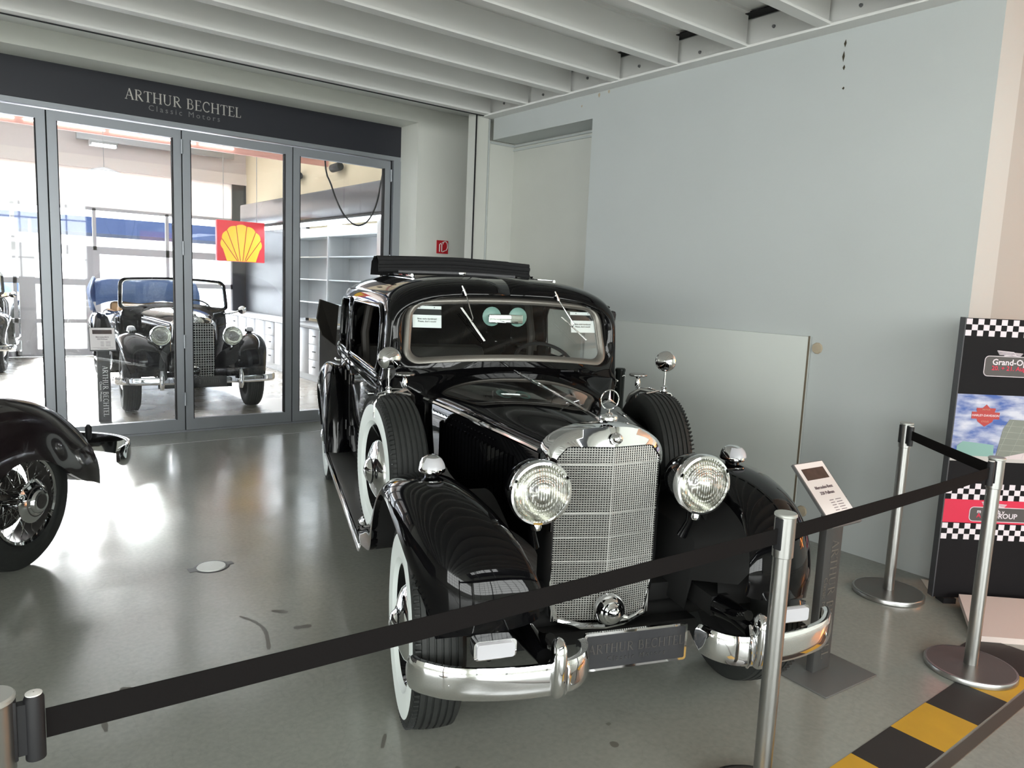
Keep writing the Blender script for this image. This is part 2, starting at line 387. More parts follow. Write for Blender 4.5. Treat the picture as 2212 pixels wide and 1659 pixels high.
# ---------------------------------------------------------------- glazed folding shop front
b = MB().box(-2.75, 4.50, 8.10, 8.22, 3.125, 3.47)
fas = struct(b.obj('trim_3', m_dark, smooth=False))
T = Matrix.Translation((2.075, 8.098, 3.315))
V, F = roman('ARTHUR BECHTEL', .098, T, thick=.002); MB().add(V, F).obj('sign_lettering', m_letter, fas, smooth=False)
V, F = text_geo('Classic Motors', .075, Matrix.Translation((2.07, 8.096, 3.215)), spacing=1.45)
MB().add(V, F).obj('sign_lettering', mat('faint_letter', (.22, .22, .22), .5), fas, smooth=False)
rail = MB(); rail.box(-2.75, 4.50, 8.10, 8.22, 3.075, 3.122); rail.box(4.405, 4.50, 8.09, 8.22, 0, 3.075)
rail.box(-2.75, 4.50, 8.12, 8.20, 0, .018)
struct(rail.obj('trim_4', m_alu, smooth=False))
MB().box(4.395, 4.405, 8.14, 8.16, .02, 3.075).obj('gap', m_gap, fas, smooth=False)
xs = [-2.58, -1.43, -.27, .885, 2.04, 3.185, 4.39]
hb = MB().tube([(0, 8.085, -.09), (0, 8.085, .09)], .012, 8)
for i in range(6):
    x0, x1 = xs[i]+.006, xs[i+1]-.006
    d = thing('door_%d' % (i+1), 'glass folding door leaf', 'door', ((x0+x1)/2, 8.16, 0)); 
    del d['label']; del d['category']; d['kind'] = 'structure'
    hw = (x1-x0)/2; b = MB()
    b.box(-hw, -hw+.075, -.03, .03, .02, 3.062); b.box(hw-.075, hw, -.03, .03, .02, 3.062)
    b.box(-hw+.075, hw-.075, -.03, .03, 2.975, 3.062); b.box(-hw+.075, hw-.075, -.03, .03, .02, .135)
    b.obj('frame', m_alu, d, smooth=False)
    MB().box(-hw+.06, hw-.06, -.006, .006, .12, 2.99).obj('pane', m_glass, d, smooth=False)
    g = MB()
    for s in (-1, 1): g.box(s*(hw-.079)-.004, s*(hw-.079)+.004, -.032, .032, .135, 2.975)
    g.obj('gasket', m_gap, d, smooth=False)
    MB().box(hw-.002, hw+.014, -.012, .012, .02, 3.062).obj('seal', m_gap, d, smooth=False)
    if i % 2 == 1 or i == 5:
        for z in (.35, .95, 1.9, 2.9):
            h = MB().tube([(hw+.005, -.04, z-.07), (hw+.005, -.04, z+.07)], .012, 8).obj('hinge', m_alu, d)

# board leaning on the right wall
bd = MB().box(4.685, 4.722, 2.755, 4.95, .0, 1.405, ch=.003).obj('leaning_board', m_white)
tag(bd, 'large plain white board standing against the white wall behind the black saloon', 'board')
MB().box(4.684, 4.69, 2.745, 2.756, .0, 1.41).obj('edge_strip', mat('wood_edge', (.16, .13, .09), .7), bd, smooth=False)
for z in (1.33, .19):
    b = MB().lathe([(.001, .012), (.034, .010), (.040, 0)], axisT((4.728, 2.71, z), (-1, 0, 0)), 10).obj('plaster_dab', m_tan, wr)
# fire hose sign
sg = MB().box(4.785, 4.94, 7.685, 7.70, 2.01, 2.165).obj('fire_hose_sign', m_red, smooth=False)
tag(sg, 'small red square fire hose sign with white pictogram on the white front wall', 'sign')
b = MB(); Y = 7.683
arc = [(4.895+.035*math.cos(a), Y, 2.10+.055*math.sin(a)) for a in np.linspace(-1.3, 2.6, 14)]
b.tube(arc, .005, 6); b.tube([(4.895, Y, 2.047), (4.86, Y, 2.03)], .005, 6)
b.tube([(4.818, Y, 2.03), (4.818, Y, 2.115), (4.833, Y, 2.13), (4.85, Y, 2.115), (4.85, Y, 2.03)], .006, 6)
b.tube([(4.85, Y, 2.135), (4.87, Y, 2.15), (4.865, Y, 2.12)], .004, 6)
b.obj('pictogram', m_print, sg)
# floor box lid
dk = thing('floor_socket_lid', 'round white socket lid set in the concrete floor left of the black saloon', 'lid', (1.19, 4.235, 0))
MB().lathe([(.001, .006), (.075, .006), (.08, .0)], None, 28).obj('lid', mat('lid_white', (.78, .79, .76), .4), dk)
b = MB().lathe([(.081, .001), (.095, .002), (.098, 0)], None, 28); b.box(-.125, -.08, -.03, .03, 0, .002); b.box(.08, .12, -.02, .03, 0, .002)
b.obj('ring', mat('lid_ring', (.10, .10, .10), .6), dk)
MB().box(-9, 4.5, 7.59, 7.602, 0, .0008).obj('floor_joint', mat('pale_joint', (.48, .48, .45), .6), fl, smooth=False)
# painted hazard stripe
m_yel = mat('yellow_floor_paint', srgb(196, 152, 40), .5, noise=(8, .12)); m_blk = mat('black_floor_paint', (.02, .018, .017), .55, noise=(8, .3))
x = 1.695
hz = thing('hazard_stripe', 'yellow and black checked hazard stripe painted on the floor by the front stanchions', 'floor marking', (2.9, 1.11, 0))
for i in range(8):
    o = MB().box(x-2.9, x+.305-2.9, -.10, .10, 0, .0015).obj('stripe_block', m_blk if i % 2 else m_yel, hz, smooth=False)
    x += .305
for dx, dy in ((.98, .04), (.98, -.165)):
    MB().box(dx, dx+.25, dy+.06, dy+.2, 0, .0016).obj('stripe_block', m_blk, hz, smooth=False)
tk = MB(); tk.box(-9, 8, .955, .998, 0, .004)
o = tk.obj('floor_track', mat('track_steel', (.10, .085, .07), .45, .4), smooth=False)
tag(o, 'thin dark metal track across the floor beside the hazard stripe', 'track')
# ================================================================ showroom behind the glass
m_cream = mat('cream_wall', (.88, .76, .54), .7); m_pinkw = mat('pinkish_wall', (.72, .66, .64), .7)
m_gloss = mat('gloss_white', (.60, .61, .63), .2); m_dpan = mat('charcoal_panel', (.022, .023, .028), .3)
m_galv = mat('galvanised', (.45, .46, .47), .4, .6)
wallbox('ceiling.002', -9.2, 8.2, 8.3, 16.3, 4.6, 4.75, mat('showroom_ceiling', (.80, .79, .77), .7))
ws = wallbox('wall_showroom', 5.30, 5.5, 8.3, 16.3, 0, 4.6, m_cream)
wallbox('wall_showroom_left', -9.2, -9.0, 7.7, 16.3, 0, 4.6, m_gloss)
wg = wallbox('wall_garage', -9.2, 5.5, 16.1, 16.35, 3.50, 4.6, m_pinkw)
wallbox('pier', 5.02, 5.5, 16.1, 16.35, 0, 3.5, m_dpan, wg)
wallbox('pier_left', -9.2, -4.6, 16.1, 16.35, 0, 3.5, m_pinkw, wg)
wallbox('lintel_strip', -4.6, 5.3, 16.06, 16.1, 3.50, 3.72, mat('pale_lintel', (.78, .72, .68), .6), wg)
MB().box(2.2, 5.0, 15.9, 16.0, 3.98, 4.14).obj('steel_tube', m_galv, wg, smooth=False)
# sectional garage door with window panes, wicket door
gd = thing('window_1', '', '', (0, 16.15, 0)); del gd['label']; del gd['category']; gd['kind'] = 'structure'
m_gfr = mat('garage_door_frame', (.42, .42, .44), .5)
fr = MB()
XS = [-4.6, -3.35, -2.1, -.1, 1.19, 2.48, 3.76, 5.02]
for z0, z1 in ((.0, .10), (.62, .70), (1.34, 1.44), (1.93, 2.07), (2.74, 2.80)): fr.box(-4.6, 5.02, 0, .05, z0, z1)
for x in XS: fr.box(x-.03, x+.03, 0, .05, 0, 2.78)
fr.obj('frame', m_gfr, gd, smooth=False)
m_gg = glassmat('garage_glass', (.98, .99, 1), .8)
m_dsec = mat('pale_door_section', (.80, .74, .70), .6, emit=None)
m_dsec.node_tree.nodes['Principled BSDF'].inputs['Transmission Weight'].default_value = 0
_n = m_dsec.node_tree; _t = _n.nodes.new('ShaderNodeBsdfTranslucent'); _t.inputs[0].default_value = (.9, .86, .84, 1); _m = _n.nodes.new('ShaderNodeMixShader'); _m.inputs[0].default_value = .22
_n.links.new(_n.nodes['Principled BSDF'].outputs[0], _m.inputs[1]); _n.links.new(_t.outputs[0], _m.inputs[2]); _n.links.new(_m.outputs[0], _n.nodes['Material Output'].inputs[0])
zs = [(.10, .62), (.70, 1.34), (1.44, 1.93), (2.07, 2.74)]
for i in range(len(XS)-1):
    for z0, z1 in zs:
        MB().box(XS[i]+.03, XS[i+1]-.03, .02, .026, z0, z1).obj('pane', m_gg, gd, smooth=False)
MB().box(-4.6, 5.02, .0, .03, 2.80, 3.50).obj('door_section', m_dsec, gd, smooth=False)
b = MB()
b.box(1.25, 1.50, -.02, .06, 0, 2.0); b.box(2.30, 2.55, -.02, .06, 0, 2.0); b.box(1.5, 2.3, -.02, .06, 1.90, 2.0)
b.box(1.5, 2.3, -.02, .06, 1.33, 1.45); b.box(1.5, 2.3, -.02, .06, 0, .14)
b.obj('wicket_door', m_gfr, gd, smooth=False)
# tracks of the door at the right
b = MB(); b.box(5.02, 5.10, 15.95, 16.1, 0, 3.85); b.box(5.13, 5.17, 15.9, 15.95, 0, 3.7)
b.tube([(5.15, 15.92, 3.5), (5.15, 15.88, 3.8), (5.15, 15.7, 4.02), (5.15, 15.3, 4.08), (5.15, 12.4, 4.08)], .035, 8)
b.obj('door_track', m_galv, gd)
b = MB()
for i, (y, z) in enumerate(((15.6, 3.86), (15.5, 3.80), (15.4, 3.87))): b.lathe([(.001, .05), (.06, .05), (.06, -.05), (.001, -.05)], axisT((5.15, y, z), (1, 0, 0)), 12)
b.obj('roller', m_black, gd)
b = MB()
for y in (15.6, 15.35): b.tube([(5.15, y, 3.8), (5.2, y-.3, 2.9)], .006, 5)
b.obj('cable', m_black, gd)
# outside: pale yard and the dark canopy edge of the building across
yard = struct(MB().box(-30, 30, 16.1, 45, -.25, -.02).obj('ground', mat('yard', (.62, .62, .62), .8), smooth=False))
cn = thing('canopy_building', 'far pale building with long dark canopy seen through the garage door', 'building', (0, 26, 0))
MB().box(-18, 12, 0, 3, 2.72, 3.2).obj('canopy', mat('canopy_blue', (.006, .010, .024), .9, spec=.03), cn, smooth=False)
m_ow = mat('pale_render', (.85, .86, .88), .8)
MB().box(-18, 12, 3, 3.4, 0, 4.4).obj('wall', m_ow, cn, smooth=False)
for x in (-15, -9, -3, 3, 9): MB().box(x-.12, x+.12, .4, .64, 0, 2.72).obj('post', m_ow, cn, smooth=False)
# lit track under the ceiling
tk = thing('light_track', 'long pink lit ceiling track with white tubes inside the showroom', 'light', (0, 12, 3.55))
m_pk = mat('pink_lit_batten', (.80, .42, .36), .5)  # pink light on the beam put into its base colour
MB().box(-6, 5.3, -.03, .03, -.055, .045).obj('batten', m_pk, tk, smooth=False)
m_tube = mat('lamp_tube', (1, 1, 1), .4, emit=(1, .97, .92), es=5)
for x0, x1 in ((-5.4, -4.0), (-3.9, -2.5), (-2.3, -.9), (-.4, .95), (1.05, 2.0), (2.06, 3.2), (3.25, 3.75)):
    MB().tube([(x0, -.045, .005), (x1, -.045, .005)], .013, 8).obj('tube', m_tube, tk)
for x in (-5, -2, 1, 4):
    MB().tube([(x, 0, .04), (x, 0, 1.05)], .012, 6).obj('hanger', m_galv, tk)
sp = thing('square_floodlight', 'small square floodlight hanging below the pink ceiling track', 'light', (1.98, 12, 3.36))
MB().box(-.17, .17, -.08, .08, -.02, .06, ch=.01).obj('housing', m_galv, sp)
MB().box(-.15, .15, -.082, -.075, -.025, .01).obj('diffuser', m_tube, sp, smooth=False)
pl = thing('pendant_lamp', 'flat round white pendant lamp hanging in the showroom', 'lamp', (1.94, 11.75, 2.98))
MB().lathe([(.001, .05), (.05, .05), (.20, 0), (.205, -.01), (.001, -.01)], None, 24).obj('shade', m_gloss, pl)
MB().tube([(0, 0, .05), (0, 0, 1.62)], .004, 6).obj('cable', m_galv, pl)
# black spotlights on the cream wall
for i, (y, lab) in enumerate(((11.45, 'black cylinder spotlight on the cream wall, nearer one'), (13.1, 'black cylinder spotlight on the cream wall, farther one'))):
    s = thing('spotlight', lab, 'spotlight', (5.2, y, 3.42), 0, 'wall spotlights')
    MB().lathe([(.001, .20), (.055, .20), (.065, .18), (.065, -.18), (.05, -.20), (.001, -.19)], axisT((0, 0, 0), (.12, 1, .02)), 16).obj('housing', m_black, s)
    MB().tube([(.0, 0, 0), (.1, 0, 0)], .015, 8).obj('bracket', m_black, s)
# hanging cable
import itertools
p = [(4.36, 10, 3.9), (4.37, 10, 3.34), (4.47, 10, 2.95), (4.61, 10, 2.64), (4.74, 10, 2.49), (4.86, 10, 2.43), (4.98, 10, 2.46), (5.08, 10, 2.56), (5.17, 10, 2.75), (5.22, 10, 2.97), (5.29, 10.0, 3.4)]
p = [(4.36*.88, 8.8, 4.6)]+[(x*.88, 8.8, 1.66+(z-1.66)*.88) for x, y, z in p[1:-1]]+[(4.66, 8.8, 3.3), (4.68, 8.8, 4.6)]
o = MB().tube(cr(p, 4), .011, 6).obj('hanging_cable', m_black); tag(o, 'thin black cable hanging in a loop from the showroom ceiling', 'cable')
# bulkhead, shelves, cabinets along the right wall
bk = thing('range_bulkhead', 'long glossy grey bulkhead on the right showroom wall above the shelves', 'bulkhead', (4.75, 8.4, 2.56))
b = MB().box(0, .47, 0, 6.4, 0, .42, ch=.03); b.obj('shell', mat('bulkhead_grey', (.13, .13, .14), .22), bk)
MB().box(-.004, .47, 0, 6.4, -.03, 0).obj('black_strip', m_black, bk, smooth=False)  # thin black line along the bottom of the bulkhead
MB().box(.05, .45, .3, 6.2, -.036, -.028).obj('strip_light', mat('strip_light', (1, 1, 1), .4, emit=(.95, .98, 1), es=6), bk, smooth=False)
sh = thing('glass_display_shelf', 'bright open shelf unit with glass boards on the right showroom wall', 'shelf', (5.29, 9.4, 0))
MB().box(-.03, 0, 0, 3.3, .95, 2.5).obj('back_panel', m_gloss, sh, smooth=False)
m_sg = mat('shelf_board', (.70, .78, .82), .15)
for z in (1.25, 1.62, 1.98, 2.3): MB().box(-.38, -.03, .02, 3.28, z, z+.018).obj('shelf_board', m_sg, sh, smooth=False)
for y in (0, 1.65, 3.28): MB().box(-.4, -.03, y, y+.02, .95, 2.5).obj('side_panel', m_gloss, sh, smooth=False)
b = thing('tall_white_cupboard', 'tall plain white cupboard at the near end of the showroom wall', 'cupboard', (4.85, 8.42, 0))
MB().box(0, .44, 0, .9, 0, 2.52, ch=.004).obj('body', m_gloss, b)
for y0 in (.01, .46): MB().box(-.018, 0, y0, y0+.43, .06, 2.5, ch=.002).obj('door', m_gloss, b)
bkp = wallbox('backboard', 5.24, 5.3, 12.75, 15.95, .9, 2.62, m_dpan, ws)
m_cab = mat('cabinet_white', (.46, .47, .50), .3)
ncab = 0
for i in range(5):
    y0 = 10.98+i*.99
    lab = 'white low drawer cabinet with dark side panel, nearest of the row' if i == 0 else 'white low cabinet, %s in the row behind the one with the dark side panel' % ('', 'first', 'second', 'third', 'fourth', 'fifth')[i]
    c = thing('drawer_cabinet', lab, 'cabinet', (4.75, y0, 0), 0, 'low cabinets in the showroom')
    if i == 0: del c['group']
    MB().box(.02, .54, 0.0, .985, .10, .86).obj('body', m_cab, c, smooth=False)
    MB().box(.05, .54, 0.0, .985, 0, .10).obj('plinth', m_gloss, c, smooth=False)
    if i == 0: MB().box(-.02, .54, -.03, 0, 0.08, .862).obj('side_panel', m_dpan, c, smooth=False)
    if i % 2 == 0:
        for j in range(3):
            dr = MB().box(0, .02, .01, .44, .12+j*.245, .357+j*.245, ch=.002).obj('drawer', m_cab, c)
            MB().box(-.02, 0, .17, .27, .24+j*.245, .255+j*.245).obj('handle', m_black, dr, smooth=False)
        MB().box(0, .02, .45, .98, .12, .85, ch=.002).obj('door', m_cab, c)
    else:
        for y in (.01, .50): MB().box(0, .02, y, y+.47, .12, .85, ch=.002).obj('door', m_cab, c)
o = MB().box(4.72, 5.29, 10.93, 15.95, .865, .90, ch=.004).obj('worktop', m_gloss); tag(o, 'white worktop running over the low showroom cabinets', 'worktop')
# shell light box sign
lb = thing('petrol_light_box', 'red illuminated petrol sign with a yellow scallop shell', 'sign', (4.262, 13.2, 2.216))
lb.scale = (.943, 1, .943)
MB().box(-.43, .43, 0, .10, -.36, .37, ch=.01).obj('box', mat('sign_red', (.75, .03, .05), .35, emit=(1, .03, .05), es=.1), lb)
m_sy = mat('sign_yellow', (.95, .62, .03), .35, emit=(1, .62, .05), es=.15)
out = []
for i in range(7):
    for k in range(6):
        a = math.radians(200-(i+k/5)*220/7); r = .345+.022*math.sin(PI*k/5); out.append((r*1.02*math.cos(a), -.03+r*.93*math.sin(a)))
b = MB().poly(out+[(.26, -.352), (-.26, -.352)], .012, Matrix.Translation((0, -.012, 0)))
b.obj('scallop', m_sy, lb, smooth=False)
b = MB()
for i in range(6):
    a = math.radians(200-(i+1)*220/7); b.tube([(.08*math.cos(a), -.016, -.345), (.345*1.02*math.cos(a), -.016, -.03+.345*.93*math.sin(a))], .006, 5)
b.obj('rib', mat('sign_rib', (.7, .04, .03), .4), lb)
MB().tube([(-.3, .05, .37), (-.3, .05, 2.53)], .006, 6).obj('hanger', m_galv, lb); MB().tube([(.3, .05, .37), (.3, .05, 2.53)], .006, 6).obj('hanger', m_galv, lb)

# ---------------------------------------------------------------- information stands
m_slab = mat('anthracite_slab', (.050, .050, .049), .55); m_base = mat('base_plate', (.13, .13, .125), .45, .3)
def info_stand(name, label, loc, rz, ptop, pbot, pw, textm, colsl):
    t = thing(name, label, 'stand', loc, rz)
    MB().box(-.19, .19, -.17, .17, 0, .008, ch=.003).obj('base_plate', m_base, t)
    zt = (ptop[2]+pbot[2])/2-.03
    MB().box(-.062, .062, -.018, .018, .008, zt, ch=.003).obj('slab', colsl, t)
    # vertical lettering reading downwards
    R = Matrix.Translation((.012, -.0185, .34)) @ Matrix.Rotation(PI/2, 4, 'Y')
    V, F = roman('ARTHUR BECHTEL', .050, R, thick=.0012); o = MB().add(V, F).obj('lettering', textm, t, smooth=False)
    R = Matrix.Translation((-.035, -.0187, .34)) @ Matrix.Rotation(PI/2, 4, 'Y')
    V, F = text_geo('Classic Motors', .036, R); MB().add(V, F).obj('lettering', textm, t, smooth=False)
    up = Vector(ptop)-Vector(pbot); L = up.length; T = frameT((Vector(ptop)+Vector(pbot))/2, (1, 0, 0), up)
    MB().box(-pw/2, pw/2, 0, .012, -L/2, L/2, T).obj('panel', mat('panel_edge', (.12, .12, .12), .4), t, smooth=False)
    pm = mat('paper', (.80, .74, .72), .6)
    o = MB().box(-pw/2+.008, pw/2-.004, -.001, 0, -L/2+.012, L/2-.004, T).obj('paper', pm, t, smooth=False)
    MB().box(-pw*.36, pw*.38, -.002, -.001, L*.22, L*.40, T).obj('photo_strip', mat('photo_print', (.05, .03, .025), .4, noise=(25, .9)), o, smooth=False)
    b = MB(); gm = mat('print_grey', (.16, .12, .13), .6)
    V, F = text_geo('Mercedes-Benz', .020, T @ Matrix.Translation((0, -.002, L*.09)), bold=.02); b.add(V, F)
    V, F = text_geo('320 Pullman', .020, T @ Matrix.Translation((0, -.002, L*.0)), bold=.02); b.add(V, F)
    for i in range(5):
        b.box(-pw*.08, pw*.05, -.0022, -.001, -L*.12-i*.012, -L*.12-i*.012+.0025, T); b.box(pw*.12, pw*.3, -.0022, -.001, -L*.12-i*.012, -L*.12-i*.012+.0025, T)
    b.box(-pw*.38, pw*.4, -.0022, -.001, -L*.37, -L*.37+.002, T); b.box(-pw*.2, pw*.2, -.0022, -.001, -L*.41, -L*.41+.003, T)
    stuff(b.obj('print', gm, o, smooth=False))
    return t
info_stand('information_stand', 'slim grey information stand with tilted white sheet behind the rope right of the saloon', (3.085, 1.62, 0), math.radians(-4),
           (-.085, .10, .945), (-.06, -.115, .725), .21, mat('faint_gold', (.11, .10, .085), .5), m_slab)
info_stand('information_stand', 'dark information stand with white vertical lettering behind the glass', (1.435, 9.03, 0), math.radians(-3),
           (-.02, .0, 1.03), (.0, -.10, .79), .25, m_print, m_slab)

# ---------------------------------------------------------------- stanchions and webbing
def stanchion(label, x, y, heads):
    t = thing('barrier_post', label, 'barrier post', (x, y, .0015))
    MB().lathe([(.001, .03), (.03, .03), (.165, .024), (.180, .0255), (.180, .002), (.001, .001)], None, 48).obj('base', m_basem, t)
    MB().lathe([(.178, .0258), (.186, .0255), (.189, .021), (.189, .002), (.187, 0), (.178, 0)], None, 56).obj('rim', m_steel, t)
    MB().lathe([(.0285, .02), (.0285, .86)], None, 28).obj('pole', m_steel, t)
    h = MB().lathe([(.030, .858), (.0325, .86), (.0325, .988)], None, 28).obj('head', m_steel, t)
    MB().lathe([(.001, .999), (.0325, .999), (.035, .996), (.035, .990), (.0325, .988)], None, 28).obj('cap', mat('cap_grey', (.50, .51, .48), .35, .5), t)
    for ang, kind in heads:
        T = Matrix.Rotation(ang, 4, 'Z'); b = MB()
        b.box(.024, .0345, -.013, .013, .885, .985, T, ch=.002)
        b.obj('belt_slot', m_black, t)
        if kind:
            b = MB(); b.box(.034, .048, -.008, .008, .89, .975, T); b.lathe([(.001, .988), (.012, .986), (.0145, .98), (.0145, .878), (.001, .876)], T @ Matrix.Translation((.058, 0, 0)), 16)
            b.obj('belt_clip', m_black, t)
            MB().lathe([(.001, .9895), (.012, .988), (.012, .984)], T @ Matrix.Translation((.058, 0, 0)), 16).obj('clip_cap', m_print, t)
    return t
A = (.040, 1.325); B = (2.062, 1.232); Cc = (3.700, 1.222); D = (4.262, 1.868)
def dirang(p, q): return math.atan2(q[1]-p[1], q[0]-p[0])
stanchion('brushed steel barrier post cut off at the lower left corner', *A, [(dirang(A, B), True)])
stanchion('brushed steel barrier post standing right in front of the saloon bumper', *B, [(dirang(B, Cc), False), (dirang(B, A), False)])
stanchion('brushed steel barrier post in front of the black display board', *Cc, [(dirang(Cc, B), True), (dirang(Cc, D), False)])
stanchion('brushed steel barrier post standing back against the white wall', *D, [(dirang(D, Cc), True), (PI*.8, False)])
def belt(label, p, q, z0, z1, off0, off1, sag=.0, grp=None):
    p = Vector((*p, 0)); q = Vector((*q, 0)); d = (q-p).normalized(); p = p+d*off0; q = q-d*off1
    nn = Vector((-d.y, d.x, 0))*.0009; rows = []
    for i in range(25):
        t = i/24; c = p.lerp(q, t); z = z0*(1-t)+z1*t-sag*4*t*(1-t); tw = .0
        rows.append([c+nn+Vector((0, 0, z-.025)), c+nn+Vector((0, 0, z+.025)), c-nn+Vector((0, 0, z+.025)), c-nn+Vector((0, 0, z-.025))])
    o = MB().grid(rows, cv=True, cap=True).obj('belt', m_strap, smooth=False)
    return tag(o, label, 'barrier belt')
belt('black belt stretched across in front of the saloon from the left post', A, B, .933, .930, .073, .036, .004)
belt('black belt from the middle post to the post before the display board', B, Cc, .930, .936, .036, .073, .004)
belt('short black belt between the two right-hand posts', Cc, D, .936, .940, .036, .073, .002)
# ================================================================ vintage cars
m_int = mat('interior_leather', (.030, .026, .022), .6); m_tanl = mat('tan_leather', (.42, .26, .13), .6)
m_lens = bpy.data.materials.new('fluted_glass'); m_lens.use_nodes = True
def _lens(m):
    n = m.node_tree; n.nodes.clear(); out = n.nodes.new('ShaderNodeOutputMaterial'); mx = n.nodes.new('ShaderNodeMixShader')
    t = n.nodes.new('ShaderNodeBsdfTransparent'); t.inputs[0].default_value = (.95, .96, .93, 1)
    g = n.nodes.new('ShaderNodeBsdfGlossy'); g.inputs['Roughness'].default_value = .06
    tc = n.nodes.new('ShaderNodeTexCoord')
    w1 = n.nodes.new('ShaderNodeTexWave'); w1.wave_type = 'RINGS'; w1.rings_direction = 'SPHERICAL'; w1.inputs['Scale'].default_value = 32
    mp = n.nodes.new('ShaderNodeMapping'); mp.inputs['Location'].default_value = (0, 0, .03)
    w2 = n.nodes.new('ShaderNodeTexWave'); w2.wave_type = 'BANDS'; w2.bands_direction = 'X'; w2.inputs['Scale'].default_value = 30
    n.links.new(tc.outputs['Object'], mp.inputs[0]); n.links.new(mp.outputs[0], w1.inputs[0]); n.links.new(tc.outputs['Object'], w2.inputs[0])
    ad = n.nodes.new('ShaderNodeMath'); ad.operation = 'ADD'; n.links.new(w1.outputs['Fac'], ad.inputs[0]); n.links.new(w2.outputs['Fac'], ad.inputs[1])
    bp = n.nodes.new('ShaderNodeBump'); bp.inputs['Strength'].default_value = .7; bp.inputs['Distance'].default_value = .004
    n.links.new(ad.outputs[0], bp.inputs['Height']); n.links.new(bp.outputs[0], g.inputs['Normal'])
    mx.inputs[0].default_value = .33
    n.links.new(t.outputs[0], mx.inputs[1]); n.links.new(g.outputs[0], mx.inputs[2]); n.links.new(mx.outputs[0], out.inputs[0])
_lens(m_lens)
m_refl = mat('lamp_reflector', (.62, .62, .58), .15, 1.0, bump=(50, .25, .003))
m_wglass = glassmat('windscreen_glass', (.88, .92, .90), 1.0, 1.45)
m_milk = mat('milk_glass', (.52, .52, .55), .2)
m_wsf = mat('windscreen_frame_grey', (.20, .19, .17), .38, .6)
m_rubmat = mat('ribbed_rubber', (.085, .085, .082), .32)
m_under = mat('underseal', (.006, .006, .006), .8)
m_rimd = mat('dark_rim_metal', (.10, .095, .09), .4, .7)
m_mesh = mat('grille_wire', (.62, .62, .60), .32, .7)

def mir(b):
    """mirror copy of a MB about x=0"""
    c = MB(); c.v = [(-x, y, z) for x, y, z in b.v]; c.f = [tuple(reversed(f)) for f in b.f]; return c
def both(fn, name, m, parent, **k):
    """build a part for the two sides of the car"""
    out = []
    for s in (-1, 1):
        b = MB(); fn(b)
        if s < 0: b = mir(b)
        out.append(b.obj(name, m, parent, **k))
    return out

